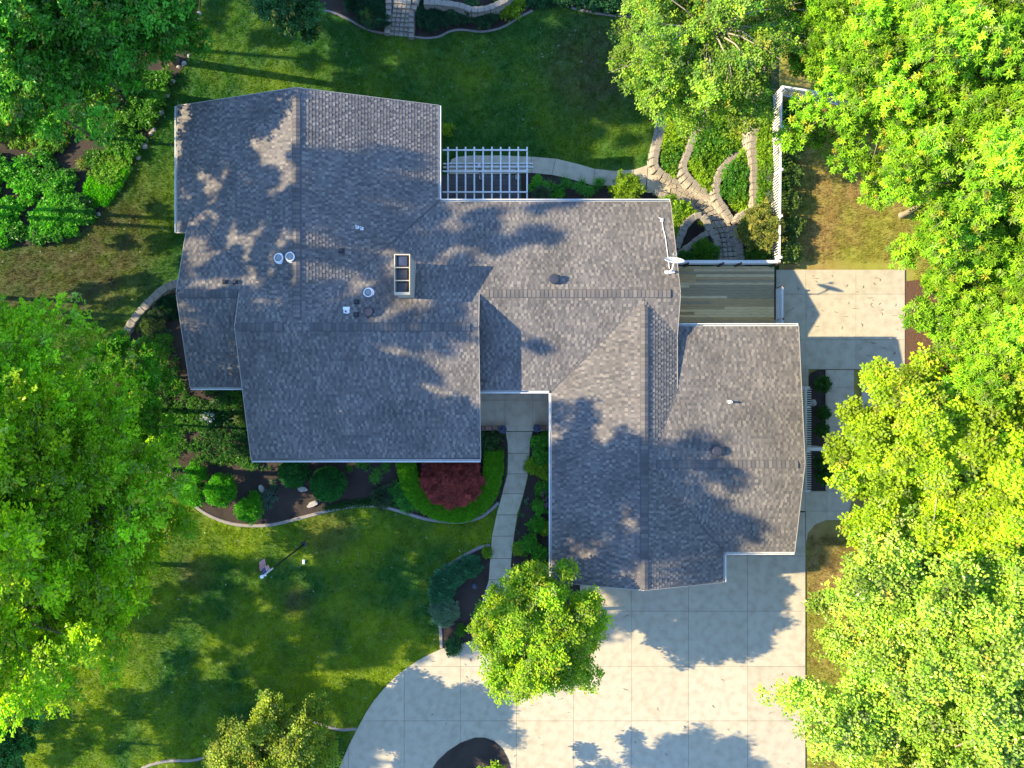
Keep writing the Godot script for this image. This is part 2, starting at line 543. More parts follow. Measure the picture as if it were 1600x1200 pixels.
# low planting that nobody could count
func cover(called: String, label: String, poly: PackedVector2Array, base: float, n: int, h: float, o := {}) -> void:
	var r := RandomNumberGenerator.new()
	r.seed = n * 7 + int(poly[0].x * 100)
	var lo := poly[0]
	var hi := poly[0]
	for p in poly:
		lo = lo.min(p); hi = hi.max(p)
	var xs := []
	var cols := []
	var tries := 0
	while xs.size() < n and tries < n * 12:
		tries += 1
		var p := Vector2(r.randf_range(lo.x, hi.x), r.randf_range(lo.y, hi.y))
		var w := noise.get_noise_2d(p.x * 22.0, p.y * 22.0)
		if w < o.get("gaps", -1.0): continue
		if not Geometry2D.is_point_in_polygon(p, poly): continue
		var y := base if base > -50.0 else ground(p.x, p.y) + 0.05
		var hh: float = h * (0.55 + 0.9 * clampf(w + 0.45, 0.0, 1.0))
		xs.append(Transform3D(spin(r, 0.6, o.get("size", 1.0) * r.randf_range(0.75, 1.25)), Vector3(p.x, y + hh * r.randf_range(0.3, 1.0), p.y)))
		var t := clampf(0.5 + noise2.get_noise_2d(p.x * 14.0, p.y * 14.0) * 1.3 + r.randf_range(-0.3, 0.3), 0.0, 1.0)
		cols.append(mixc(o.get("c0", Color(0.05, 0.14, 0.02)), o.get("c1", Color(0.15, 0.27, 0.03)), t, r.randf_range(0.8, 1.2)))
	var s := scatter(self, called, MESH[o.get("leaf", "broad")], M[o.get("mat", "leaf")], xs, cols)
	tag(s, label, o.get("category", "ground cover"), "", "stuff")

# ---------------------------------------------------------------- ground sheets
func drape(poly: PackedVector2Array, off: float, cell := 0.5, tint = null) -> ArrayMesh:
	var mb := Mb.new()
	var lo := poly[0]
	var hi := poly[0]
	for p in poly:
		lo = lo.min(p); hi = hi.max(p)
	var i0 := int(floor(lo.x / cell)); var i1 := int(ceil(hi.x / cell))
	var j0 := int(floor(lo.y / cell)); var j1 := int(ceil(hi.y / cell))
	for i in range(i0, i1):
		for j in range(j0, j1):
			var q := PackedVector2Array([Vector2(i * cell, j * cell), Vector2((i + 1) * cell, j * cell), Vector2((i + 1) * cell, (j + 1) * cell), Vector2(i * cell, (j + 1) * cell)])
			var inside := 0
			for p in q:
				if Geometry2D.is_point_in_polygon(p, poly): inside += 1
			if inside == 4:
				drape_poly(mb, q, off, tint)
			else:
				for s in Geometry2D.intersect_polygons(q, poly):
					drape_poly(mb, s, off, tint)
	return mb.done()

func gnormal(x: float, z: float) -> Vector3:
	var e := 0.2
	return Vector3(ground(x - e, z) - ground(x + e, z), 2.0 * e, ground(x, z - e) - ground(x, z + e)).normalized()

func drape_poly(mb: Mb, q: PackedVector2Array, off: float, tint) -> void:
	var idx := Geometry2D.triangulate_polygon(q)
	for k in range(0, idx.size(), 3):
		var a := q[idx[k]]; var b := q[idx[k + 1]]; var d := q[idx[k + 2]]
		if (b - a).cross(d - a) > 0.0:
			var t := b; b = d; d = t
		for p in [a, d, b]:
			mb.v.append(Vector3(p.x, ground(p.x, p.y) + off, p.y))
			mb.n.append(gnormal(p.x, p.y))
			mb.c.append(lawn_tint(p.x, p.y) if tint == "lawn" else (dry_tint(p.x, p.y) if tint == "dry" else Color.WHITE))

func lawn_tint(x: float, z: float) -> Color:
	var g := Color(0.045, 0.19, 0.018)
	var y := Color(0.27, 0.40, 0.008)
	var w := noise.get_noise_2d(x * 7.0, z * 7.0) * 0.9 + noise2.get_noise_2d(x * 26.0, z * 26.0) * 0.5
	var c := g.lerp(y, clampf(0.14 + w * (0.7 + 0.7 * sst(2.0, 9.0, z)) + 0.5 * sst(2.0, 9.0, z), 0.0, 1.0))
	var brown := 0.0
	# worn strip round the west end, thin patch by the locust tree, a few tired spots on the front lawn
	brown = maxf(brown, 0.9 * sst(5.5, 1.5, absf((z + 6.2) + (x + 24.0) * 0.42)) * sst(-18.0, -22.0, x))
	brown = maxf(brown, 0.75 * sst(4.2, 0.8, Vector2(x - 4.6, z + 17.6).length()))
	brown = maxf(brown, 0.8 * sst(1.1, 0.3, Vector2(x + 11.1, z - 11.3).length()))
	brown = maxf(brown, 0.6 * sst(2.0, 0.5, Vector2(x + 9.6, z - 7.6).length()))
	brown = maxf(brown, 0.6 * sst(1.4, 0.3, Vector2(x + 16.5, z - 9.8).length()))
	brown *= clampf(0.8 + 0.6 * noise2.get_noise_2d(x * 40.0, z * 40.0), 0.0, 1.0)
	return c.lerp(Color(0.14, 0.115, 0.055), clampf(brown, 0.0, 1.0))

func dry_tint(x: float, z: float) -> Color:
	var w := clampf(0.5 + noise.get_noise_2d(x * 9.0, z * 9.0) * 1.2 + noise2.get_noise_2d(x * 40.0, z * 40.0) * 0.7, 0.0, 1.0)
	return Color(0.31, 0.22, 0.10).lerp(Color(0.27, 0.27, 0.045), w)

var LAWN: PackedVector2Array
var KEEP_OFF := []             # polygons where no grass grows

func grounds() -> void:
	var mb := Mb.new()
	var cell := 0.5
	for i in range(-84, 84):
		for j in range(-72, 84):
			drape_poly(mb, PackedVector2Array([Vector2(i, j) * cell, Vector2(i + 1, j) * cell, Vector2(i + 1, j + 1) * cell, Vector2(i, j + 1) * cell]), 0.0, null)
	var ring := [[-400, -400, 400, -36], [-400, 42, 400, 400], [-400, -36, -42, 42], [42, -36, 400, 42]]
	for q in ring:
		var n := 24
		for i in n:
			for j in n:
				var x0: float = lerpf(q[0], q[2], float(i) / n); var x1: float = lerpf(q[0], q[2], float(i + 1) / n)
				var z0: float = lerpf(q[1], q[3], float(j) / n); var z1: float = lerpf(q[1], q[3], float(j + 1) / n)
				mb.quad(Vector3(x0, ground(x0, z0), z0), Vector3(x0, ground(x0, z1), z1), Vector3(x1, ground(x1, z1), z1), Vector3(x1, ground(x1, z0), z0))
	tag(struct("ground", mb.done(), M.soil), "rough green ground under everything and out to the horizon", "ground")
	# grass
	LAWN = PackedVector2Array([Vector2(-36, -34), Vector2(12.6, -34), Vector2(12.6, -6.2), Vector2(8.2, -6.2), Vector2(8.2, -4), Vector2(3, 4), Vector2(2, 20), Vector2(-2, 34), Vector2(-36, 34)])
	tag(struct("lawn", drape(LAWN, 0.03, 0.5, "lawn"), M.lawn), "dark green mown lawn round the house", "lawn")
	tag(struct("dry_lawn", drape(PackedVector2Array([Vector2(13.9, -34), Vector2(44, -34), Vector2(44, 36), Vector2(15.2, 36), Vector2(15.2, 6.0), Vector2(13.9, 6.0)]), 0.03, 0.5, "dry"), M.dry_lawn), "patchy yellow and brown lawn along the east side", "lawn")

	# planting beds under bark mulch
	var beds := {
		"front": [225, 735, 260, 740, 285, 760, 300, 785, 330, 808, 370, 820, 420, 820, 470, 808, 520, 795, 560, 790, 600, 792, 640, 803, 680, 812, 720, 815, 750, 808, 770, 795, 780, 785, 789, 752, 794, 692, 785, 673, 750, 668, 700, 600, 300, 440, 272, 440, 245, 460, 215, 490, 195, 520, 180, 570, 172, 650, 190, 710],
		"kerbside": [765, 852, 740, 860, 715, 873, 690, 893, 677, 910, 675, 930, 680, 950, 687, 965, 690, 1012, 735, 1001, 745, 975, 763, 920, 765, 890],
		"entry": [832, 668, 862, 660, 905, 700, 905, 935, 880, 955, 800, 1000, 788, 990, 797, 890, 802, 842, 818, 774, 827, 738, 828, 692],
		"north": [470, -60, 487, 14, 520, 20, 545, 30, 570, 45, 600, 53, 645, 57, 675, 60, 700, 53, 720, 48, 755, 50, 780, 45, 800, 35, 830, 18, 860, 10, 895, 14, 930, 20, 975, 28, 1010, -60],
		"garden": [-140, -80, 318, -80, 312, 22, 305, 45, 300, 70, 295, 95, 270, 130, 252, 177, 245, 195, 228, 225, 205, 265, 192, 288, 170, 320, 150, 345, 118, 372, 70, 384, -140, 388],
		"porch": [815, 272, 830, 270, 870, 275, 925, 290, 985, 283, 1010, 300, 1045, 312, 1045, 345, 815, 345],
	}
	for k in beds:
		var p := pl(beds[k])
		KEEP_OFF.append(p)
		tag(struct("mulch_bed", drape(p, 0.06, 0.5), M.mulch), {"front": "dark bark bed along the south-west front of the house", "kerbside": "small bark bed west of the front walk inside its kerb", "entry": "narrow bark bed between the front walk and garage wall", "north": "bark bed at the back of the rear lawn beside the top steps", "garden": "bark and planting in the shady north-west garden", "porch": "bark bed beside the rear path under the north eave"}[k], "planting bed")
	# grass blades
	var r := RandomNumberGenerator.new()
	r.seed = 77
	var xs := []
	var cols := []
	var hide := KEEP_OFF.duplicate()
	hide.append(pl([277, 165, 690, 165, 690, 320, 1045, 320, 1050, 500, 860, 610, 740, 610, 740, 700, 400, 700, 380, 600, 300, 600]))
	hide.append(pl([520, 1260, 530, 1200, 560, 1135, 620, 1055, 690, 1013, 735, 1001, 905, 930, 905, 700, 1257, 870, 1257, 1260]))
	hide.append(pl([700, 250, 830, 244, 930, 264, 1018, 256, 1200, 130, 1230, 430, 1000, 320, 690, 300]))
	while xs.size() < 85000:
		var p := Vector2(r.randf_range(-30, 12), r.randf_range(-22.5, 21))
		var bad := false
		for h in hide:
			if Geometry2D.is_point_in_polygon(p, h):
				bad = true
				break
		if bad: continue
		xs.append(Transform3D(spin(r, 0.1, r.randf_range(0.8, 1.3)), Vector3(p.x, ground(p.x, p.y) + 0.03, p.y)))
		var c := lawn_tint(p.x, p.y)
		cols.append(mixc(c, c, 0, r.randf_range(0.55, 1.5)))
	tag(scatter(self, "grass", MESH.tuft, M.grass, xs, cols), "short green grass blades of the lawns", "grass", "", "stuff")
	xs = []
	cols = []
	for i in 34000:
		var p := Vector2(r.randf_range(14.0, 27), r.randf_range(-14, 20))
		if p.x < 20.9 and p.y > -6.4 and p.y < 7.9: continue
		if p.x < 15.3 and p.y > 6: continue
		var c := dry_tint(p.x, p.y)
		xs.append(Transform3D(spin(r, 0.1, r.randf_range(0.8, 1.3)), Vector3(p.x, ground(p.x, p.y) + 0.03, p.y)))
		cols.append(mixc(c, c, 0, r.randf_range(0.8, 1.3)))
	tag(scatter(self, "grass", MESH.tuft, M.grass, xs, cols), "dry yellowish grass blades along the east side", "grass", "", "stuff")
	# clover heads and petals dotted over the lawn
	xs = []
	cols = []
	while xs.size() < 420:
		var p := Vector2(r.randf_range(-30, 8), r.randf_range(-21, 20))
		var bad := false
		for h in hide:
			if Geometry2D.is_point_in_polygon(p, h): bad = true
		if bad: continue
		xs.append(Transform3D(spin(r, 0.5, r.randf_range(0.35, 0.7)), Vector3(p.x, ground(p.x, p.y) + 0.08, p.y)))
		cols.append(Color(0.55, 0.6, 0.5))
	tag(scatter(self, "fallen_petals", MESH.petal, M.matt_leaf, xs, cols), "small pale petals scattered over the lawns", "petals", "", "stuff")

# a slab floor: a dark bed with separate concrete slabs, joints open between them
func slabs(owner_: Node, poly: PackedVector2Array, gx: Array, gz: Array, top: float, joint := 0.007, thick := 0.1) -> void:
	for i in gx.size() - 1:
		for j in gz.size() - 1:
			var cell := PackedVector2Array([Vector2(gx[i] + joint, gz[j] + joint), Vector2(gx[i + 1] - joint, gz[j] + joint), Vector2(gx[i + 1] - joint, gz[j + 1] - joint), Vector2(gx[i] + joint, gz[j + 1] - joint)])
			for s in Geometry2D.intersect_polygons(cell, poly):
				one_slab(owner_, s, top, thick)

func one_slab(owner_: Node, s: PackedVector2Array, top: float, thick := 0.1) -> void:
	var mb := Mb.new()
	var k := rng.randf_range(0.93, 1.03)
	mb.prism(s, top - thick, top + rng.randf_range(-0.003, 0.003), Color(k, k * rng.randf_range(0.985, 1.0), k * rng.randf_range(0.96, 1.0)), 0.006)
	part(owner_, "concrete_slab", mb.done(), M.concrete)

func px_list(a: Array, axis: int) -> Array:
	var out := []
	for v in a:
		out.append((v - (800.0 if axis == 0 else 600.0)) / 30.0)
	return out

func paved(called: String, label: String, outline: Array, gx: Array, gz: Array, top := 0.1, category := "pavement") -> void:
	var p := pl(outline)
	var mb := Mb.new()
	mb.prism(p, top - 0.14, top - 0.03)
	var o := struct(called, mb.done(), M.joint)
	tag(o, label, category)
	slabs(o, p, px_list(gx, 0), px_list(gz, 1), top)

func pavements() -> void:
	paved("driveway", "broad pale concrete drive in front of the garage", [500, 1290, 530, 1200, 545, 1165, 560, 1135, 572, 1113, 585, 1093, 602, 1073, 620, 1055, 637, 1042, 655, 1030, 672, 1021, 690, 1013, 735, 1001, 800, 1000, 882, 956, 906, 935, 906, 840, 1225, 840, 1225, 800, 1257, 800, 1257, 1290],
		[460, 545, 632, 720, 807, 896, 986, 1075, 1167, 1262], [800, 868, 954, 1040, 1125, 1211, 1300], 0.1, "driveway")
	paved("patio", "sunlit concrete pad beside the garage and deck", [1212, 422, 1412, 422, 1412, 640, 1345, 640, 1345, 577, 1262, 577, 1262, 610, 1205, 610, 1205, 500, 1212, 500], [1200, 1258, 1336, 1420], [415, 460, 531, 577, 650], 0.1, "patio")
	paved("side_path", "grey concrete path along the east side of the garage", [1289, 578, 1333, 578, 1333, 766, 1322, 812, 1290, 812, 1272, 819, 1261, 832, 1258, 850, 1258, 798, 1226, 798, 1226, 767, 1289, 767], [1200, 1257, 1291, 1340], [570, 605, 637, 667, 700, 733, 767, 798, 860], 0.095, "path")
	# front walk: one slab after another
	var lft := [[790, 674], [793, 690], [794, 708], [793, 740], [785, 771], [776, 804], [769, 837], [766, 872], [764, 905], [752, 945], [738, 1000]]
	var rgt := [[832, 674], [828, 690], [827, 708], [825, 740], [818, 771], [808, 804], [803, 837], [799, 872], [796, 905], [792, 945], [790, 1000]]
	var out := []
	for q in lft: out += q
	var back := rgt.duplicate()
	back.reverse()
	for q in back: out += q
	var p := pl(out)
	var mb := Mb.new()
	mb.prism(p, -0.05, 0.06)
	var walk := struct("walkway", mb.done(), M.joint)
	tag(walk, "curving concrete front walk from the drive to the entry", "path")
	for i in lft.size() - 1:
		if i == 0: continue
		var s := pl([lft[i][0], lft[i][1] + 0.4, rgt[i][0], rgt[i][1] + 0.4, rgt[i + 1][0], rgt[i + 1][1] - 0.4, lft[i + 1][0], lft[i + 1][1] - 0.4])
		if i == 1:
			s = pl([790, 674.4, 832, 674.4, 828, 690, 827, 707.6, 794, 707.6, 793, 690])
		one_slab(walk, s, 0.092)
	paved("entry_porch", "blue-grey concrete entry floor under the front eave", [742, 540, 866, 540, 866, 673, 742, 673], [740, 789, 832, 870], [540, 625, 674], 0.24, "porch")
	# rear path, following the low lawn, and the paver floor under the pergola
	var top := [[702, 262], [706, 250], [716, 246], [740, 244], [785, 244], [830, 246], [868, 249], [902, 257], [930, 265], [960, 268], [990, 266], [1012, 259]]
	var bot := [[702, 273], [708, 273], [718, 273], [740, 273], [785, 273], [830, 271], [862, 274], [893, 281], [925, 290], [955, 291], [985, 284], [1008, 302]]
	out = []
	for q in top: out += q
	back = bot.duplicate()
	back.reverse()
	for q in back: out += q
	mb = Mb.new()
	mb.prism(pl(out), -2.6, -2.41)
	var rear := struct("rear_path", mb.done(), M.joint)
	tag(rear, "winding concrete path along the rear lawn", "path")
	var cuts := [0, 3, 5, 6, 8, 10, 11]
	for i in cuts.size() - 1:
		var a := []
		for k in range(cuts[i], cuts[i + 1] + 1): a += [top[k][0] + (0.4 if k == cuts[i] else -0.4), top[k][1]]
		for k in range(cuts[i + 1], cuts[i] - 1, -1): a += [bot[k][0] + (0.4 if k == cuts[i] else -0.4), bot[k][1]]
		one_slab(rear, pl(a), -2.38)
	one_slab(rear, pl([1012.6, 259, 1019, 258, 1027, 266, 1048, 284, 1046, 302, 1009, 302]), -2.37)
	mb = Mb.new()
	mb.prism(pl([690, 274, 814, 274, 814, 345, 690, 345]), -2.6, -2.43)
	var fl := struct("paver_patio", mb.done(), M.joint)
	tag(fl, "dark paver patio under the pergola", "patio")
	var c := gat(690, 274)
	for i in 22:
		for j in 11:
			var x := c.x + i * 0.2 + 0.1
			var z := c.z + j * 0.2 + 0.1
			if j > 9: continue
			var b := Mb.new()
			var k := rng.randf_range(0.75, 1.2)
			b.box(Vector3(x, -2.44, z), Vector3(0.188, 0.08, 0.188), Color(k, k, k * 1.02), Basis(), 0.008)
			part(fl, "paver", b.done(), M.paver)
	# mulch islands laid in or beside the concrete
	mb = Mb.new()
	mb.prism(pl([655, 1290, 672, 1205, 684, 1187, 700, 1172, 720, 1159, 742, 1151, 758, 1151, 772, 1156, 785, 1168, 794, 1185, 801, 1210, 802, 1290]), 0.0, 0.125)
	tag(struct("mulch_island", mb.done(), M.mulch), "bark island in the drive at the bottom of the view", "planting bed")
	mb = Mb.new()
	mb.prism(pl([1258, 766, 1258, 606, 1260, 593, 1266, 583, 1277, 578, 1289, 578, 1289, 766]), -0.1, 0.06)
	tag(struct("mulch_bed", mb.done(), M.mulch), "dark bark strip between the garage and the side path", "planting bed")
	mb = Mb.new()
	mb.prism(pl([1412, 440, 1500, 430, 1520, 640, 1412, 640]), -0.1, 0.07)
	tag(struct("mulch_bed", mb.done(), M.red_mulch), "reddish bark strip east of the concrete pad", "planting bed")
	# twigs and leaf litter on the concrete
	var xs := []
	var cols := []
	var r := RandomNumberGenerator.new()
	r.seed = 5
	for i in 95:
		var q := at(r.randf_range(1215, 1405), r.randf_range(425, 560), 0.112) if i < 55 else at(r.randf_range(580, 1250), r.randf_range(930, 1200), 0.112)
		xs.append(Transform3D(Basis.from_euler(Vector3(0, r.randf() * TAU, 0)).scaled(Vector3(r.randf_range(0.6, 2.2), 1, r.randf_range(0.6, 1.2))), q))
		cols.append(mixc(Color(0.08, 0.06, 0.03), Color(0.2, 0.14, 0.06), r.randf()))
	mb = Mb.new()
	mb.tube(Vector3(-0.07, 0.008, 0.01), Vector3(0.0, 0.012, -0.015), 0.007, 0.009, 4)
	mb.tube(Vector3(0.0, 0.012, -0.015), Vector3(0.08, 0.006, 0.01), 0.009, 0.005, 4)
	tag(scatter(self, "leaf_litter", mb.done(), M.litter, xs, cols), "twigs and curled dead leaves strewn on the concrete", "litter", "", "stuff")

# ---------------------------------------------------------------- walls, kerbs, steps
# smooth line through pixel points, as world points at a fixed height or on the ground (+ lift)
func curve(a: Array, h = null, step := 0.1) -> PackedVector3Array:
	var pts := []
	for i in range(0, a.size(), 2):
		pts.append(gat(a[i], a[i + 1]) if h == null else at(a[i], a[i + 1], h))
	var c := Curve3D.new()
	c.bake_interval = step
	for i in pts.size():
		var t: Vector3 = (pts[mini(i + 1, pts.size() - 1)] - pts[maxi(i - 1, 0)]) / 6.0
		c.add_point(pts[i], -t, t)
	return c.get_baked_points()

func kerb(called: String, label: String, a: Array, w := 0.17, h := 0.11) -> void:
	var p := curve(a, null, 0.15)
	var mb := Mb.new()
	var prof := [Vector2(-w / 2, -0.1), Vector2(-w / 2, h - 0.03), Vector2(-w / 2 + 0.03, h), Vector2(w / 2 - 0.03, h), Vector2(w / 2, h - 0.03), Vector2(w / 2, -0.1)]
	for i in p.size() - 1:
		var rows := []
		for k in [i, i + 1]:
			var t: Vector3 = p[mini(k + 1, p.size() - 1)] - p[maxi(k - 1, 0)]
			var s := Vector3(-t.z, 0, t.x).normalized()
			var row := []
			for q in prof: row.append(p[k] + s * (q.x + 0.008 * noise.get_noise_2d(k * 37.0, q.x * 900.0)) + Vector3(0, q.y, 0))
			rows.append(row)
		var col := gr(0.92 + 0.14 * noise2.get_noise_1d(i * 19.0))
		for k in prof.size() - 1:
			mb.quad(rows[0][k + 1], rows[1][k + 1], rows[1][k], rows[0][k], col)
	tag(solo(called, mb.done(), M.kerb), label, "garden edging")

func rough_block(sd: int) -> ArrayMesh:          # a unit block with a split face and worn edges
	var r := RandomNumberGenerator.new()
	r.seed = sd
	var mb := Mb.new()
	var g := []
	for k in 3:
		var y: float = [-0.5, 0.36, 0.5][k]
		var ring := []
		for i in 8:
			var e: Vector2 = [Vector2(-1, -1), Vector2(0, -1), Vector2(1, -1), Vector2(1, 0), Vector2(1, 1), Vector2(0, 1), Vector2(-1, 1), Vector2(-1, 0)][i]
			var s := 0.5 if k < 2 else 0.42
			ring.append(Vector3(e.x * s + r.randf_range(-0.03, 0.03), y + r.randf_range(-0.03, 0.03), e.y * s + r.randf_range(-0.06, 0.06)))
		g.append(ring)
	for k in 2:
		for i in 8:
			var j := (i + 1) % 8
			mb.quad(g[k][j], g[k][i], g[k + 1][i], g[k + 1][j])
	var top := Vector3(0, 0.5, 0)
	for i in 8:
		mb.tri(g[2][(i + 1) % 8], g[2][i], top)
	return mb.done()

# a dry block wall along a line; every block is a part. face = side (+1 / -1) on which lower courses step out
func block_wall(called: String, label: String, a: Array, base: Array, top: Array, w: float, face := 0.0, course := 0.16, len := 0.34) -> void:
	var p := curve(a, top[0], 0.05)
	var o := thing(called, label, "garden wall", p[0])
	var d := [0.0]
	for i in range(1, p.size()): d.append(d[-1] + Vector2(p[i].x - p[i - 1].x, p[i].z - p[i - 1].z).length())
	var total: float = d[-1]
	var s := 0.0
	var k := 0
	while s < total - 0.08:
		var L := minf(len * rng.randf_range(0.75, 1.2), total - s)
		var m := s + L * 0.5
		var i := 0
		while i < d.size() - 2 and d[i + 1] < m: i += 1
		var t: float = (m - d[i]) / maxf(0.001, d[i + 1] - d[i])
		var q := p[i].lerp(p[i + 1], t)
		var dir := (p[mini(i + 3, p.size() - 1)] - p[maxi(i - 3, 0)])
		dir.y = 0
		dir = dir.normalized()
		var side := Vector3(-dir.z, 0, dir.x)
		var ty: float = lerpf(top[0], top[1], m / total)
		var by: float = lerpf(base[0], base[1], m / total)
		# keep the plan position fixed to the surveyed line whatever the height
		q.x *= (CAM_H - ty) / (CAM_H - top[0]); q.z *= (CAM_H - ty) / (CAM_H - top[0])
		var n := maxi(1, int(ceil((ty - by) / course)))
		for c in n:
			var yy := ty - course * (c + 0.5)
			var off := side * face * 0.055 * c
			var bs := Basis(dir, Vector3.UP, -side) * Basis.from_euler(Vector3(0, rng.randf_range(-0.05, 0.05), 0))
			var sc := Vector3(L * 0.975, course * (0.97 if c else 1.0), w * rng.randf_range(0.92, 1.06))
			var x := part(o, "stone", MESH["block%d" % (k % 5)], BLOCK[(k * 7 + c * 3) % BLOCK.size()], Transform3D(bs * Basis.from_scale(sc), q + off + Vector3(0, yy - q.y, 0) - o.position))
			k += 1
		s += L

var BLOCK := []

func steps(called: String, label: String, treads: Array) -> void:      # [left px, left py, right px, right py, height] lines; each tread spans two of them
	var o := thing(called, label, "steps", at(treads[0][0], treads[0][1], treads[0][4]))
	for i in treads.size() - 1:
		var a: Array = treads[i]
		var b: Array = treads[i + 1]
		var h: float = a[4]
		var q := [at(a[0], a[1], h), at(a[2], a[3], h), at(b[2], b[3], h), at(b[0], b[1], h)]
		var n := 4
		for k in n:                                            # paver units across the tread
			var u0 := float(k) / n; var u1 := float(k + 1) / n
			var f: Array = [q[0].lerp(q[1], u0), q[0].lerp(q[1], u1), q[3].lerp(q[2], u1), q[3].lerp(q[2], u0)]
			var ctr: Vector3 = (f[0] + f[1] + f[2] + f[3]) / 4.0
			var poly := PackedVector2Array()
			for v in f:
				var e: Vector3 = v + (ctr - v).normalized() * 0.026
				poly.append(Vector2(e.x - o.position.x, e.z - o.position.z))
			var mb := Mb.new()
			mb.prism(poly, h - o.position.y - 0.26, h - o.position.y, gr(rng.randf_range(0.82, 1.1)), 0.008)
			part(o, "tread_block", mb.done(), M.block)

func terraces() -> void:
	for k in 5: MESH["block%d" % k] = rough_block(90 + k)
	for k in 7:
		var m: StandardMaterial3D = M.block.duplicate()
		m.vertex_color_use_as_albedo = false
		var v: float = [0.8, 0.88, 0.95, 1.0, 1.06, 0.92, 1.12][k]
		m.albedo_color = lin(0.47 * v, 0.425 * v * [1.0, 0.97, 1.02][k % 3], 0.345 * v * [1.0, 0.92, 1.06][k % 3])
		BLOCK.append(m)
	# earth behind the garden walls
	var plots := [[[1046, 120, 1108, 150, 1095, 195, 1078, 235, 1070, 262, 1080, 282, 1106, 302, 1100, 312, 1060, 284, 1034, 272, 1028, 250, 1033, 225, 1044, 190], -2.02],
		[[1110, 120, 1186, 120, 1182, 170, 1172, 222, 1150, 238, 1128, 262, 1120, 290, 1124, 312, 1100, 298, 1082, 280, 1074, 262, 1081, 236, 1096, 204, 1112, 178], -1.45],
		[[1168, 234, 1176, 236, 1178, 330, 1150, 342, 1142, 338, 1130, 322, 1122, 300, 1127, 272, 1144, 250], -0.95],
		[[1192, 100, 1290, 100, 1290, 140, 1216, 146, 1214, 416, 1158, 416, 1156, 386, 1147, 368, 1150, 345, 1184, 328, 1182, 232, 1180, 200], -0.32],
		[[1052, 316, 1074, 320, 1088, 334, 1074, 345, 1064, 372, 1060, 415, 1040, 415, 1040, 320], -1.3],
		[[1062, 400, 1080, 388, 1096, 375, 1107, 370, 1118, 384, 1119, 416, 1040, 416, 1040, 400], -0.35],
		[[1070, 362, 1081, 345, 1094, 339, 1104, 352, 1098, 368, 1076, 384, 1064, 394], -0.75]]
	for q in plots:
		var p := PackedVector2Array()
		for i in range(0, q[0].size(), 2):
			var v := at(q[0][i], q[0][i + 1], q[1])
			p.append(Vector2(v.x, v.z))
		var mb := Mb.new()
		mb.prism(p, -3.0, q[1])
		tag(struct("terrace_soil", mb.done(), M.mulch), "bark covered terrace soil behind the garden walls", "soil", "terrace beds between the stepped walls")
	block_wall("retaining_wall", "outermost tan block wall along the edge of the rear lawn", [1046, 120, 1037, 190, 1029, 225, 1024, 250, 1029, 266, 1047, 278, 1072, 288, 1088, 297], [-2.5, -2.4], [-1.95, -1.85], 0.36, 1.0)
	block_wall("retaining_wall", "second tan block wall running down beside the garden stairs", [1118, 160, 1103, 185, 1088, 208, 1076, 238, 1069, 262, 1079, 281, 1096, 294, 1112, 306, 1120, 318], [-2.1, -1.6], [-1.4, -1.1], 0.36, 1.0)
	block_wall("retaining_wall", "curved tan block wall in the middle of the terraces", [1170, 232, 1152, 240, 1138, 252, 1126, 270, 1120, 290, 1122, 308, 1130, 322, 1140, 338, 1144, 346], [-1.6, -1.0], [-0.88, -0.7], 0.36, 1.0)
	block_wall("retaining_wall", "straight rough stone wall nearest the white fence", [1192, 100, 1186, 160, 1180, 205, 1178, 232, 1180, 280, 1182, 325], [-1.5, -1.0], [-0.2, -0.2], 0.4, 1.0)
	block_wall("retaining_wall", "short block wall turning in behind the yellow bush", [1182, 326, 1168, 331, 1156, 340, 1152, 348], [-1.0, -0.7], [-0.3, -0.3], 0.3, 0.6)
	block_wall("retaining_wall", "arched block wall left of the upper stairs", [1058, 388, 1068, 361, 1078, 345, 1092, 337, 1103, 343, 1109, 358, 1120, 376, 1120, 417], [-1.1, -0.6], [-0.55, -0.1], 0.34, -0.4)
	block_wall("retaining_wall", "inner block wall under the arched one beside the eave", [1050, 402, 1064, 394, 1078, 384, 1094, 371, 1107, 364], [-0.8, -0.8], [-0.32, -0.3], 0.32, 0.5)
	block_wall("retaining_wall", "block wall right of the upper stairs", [1146, 352, 1148, 369, 1156, 385, 1159, 417], [-0.8, -0.2], [-0.2, -0.08], 0.34, 0.4)
	block_wall("retaining_wall", "rough block wall below the lower stairs beside the house", [1022, 300, 1046, 308, 1064, 312, 1076, 318, 1087, 331], [-2.45, -1.6], [-2.0, -1.25], 0.3, -1.0)
	var tr := []
	for i in 10:                                            # lower flight, turning from south-east to south
		var t := i / 9.0
		tr.append([lerpf(1046, 1104, t) , lerpf(306, 338, t) + 3.0 * sin(t * PI), lerpf(1054, 1130, t) + 4.0 * sin(t * PI), lerpf(280, 332, t) - 6.0 * sin(t * PI), lerpf(-2.3, -1.0, t)])
	tr.append([1106, 346, 1136, 342, -0.9])
	tr.append([1113, 357, 1143, 353, -0.88])
	for i in 6:
		tr.append([1118 + minf(i, 2) * 2, 365 + i * 7.4, 1146 + i * 1.6, 362 + i * 7.6, -0.74 + i * 0.14])
	tr.append([1124, 418, 1155, 418, -0.04])
	steps("garden_stairs", "winding tan paver stairs climbing from the rear lawn to the deck", tr)
	# the small stairs at the top of the rear lawn
	tr = [[608, 55, 638, 58, -2.4], [609, 47, 638, 49, -2.25], [610, 40, 638, 42, -2.1], [611, 33, 639, 35, -1.95], [612, 26, 640, 28, -1.8], [613, 19, 640, 21, -1.65], [614, 12, 641, 14, -1.5], [615, 5, 642, 7, -1.4], [615, -14, 642, -12, -1.4]]
	steps("garden_stairs", "straight grey stairs leading up from the far edge of the lawn", tr)
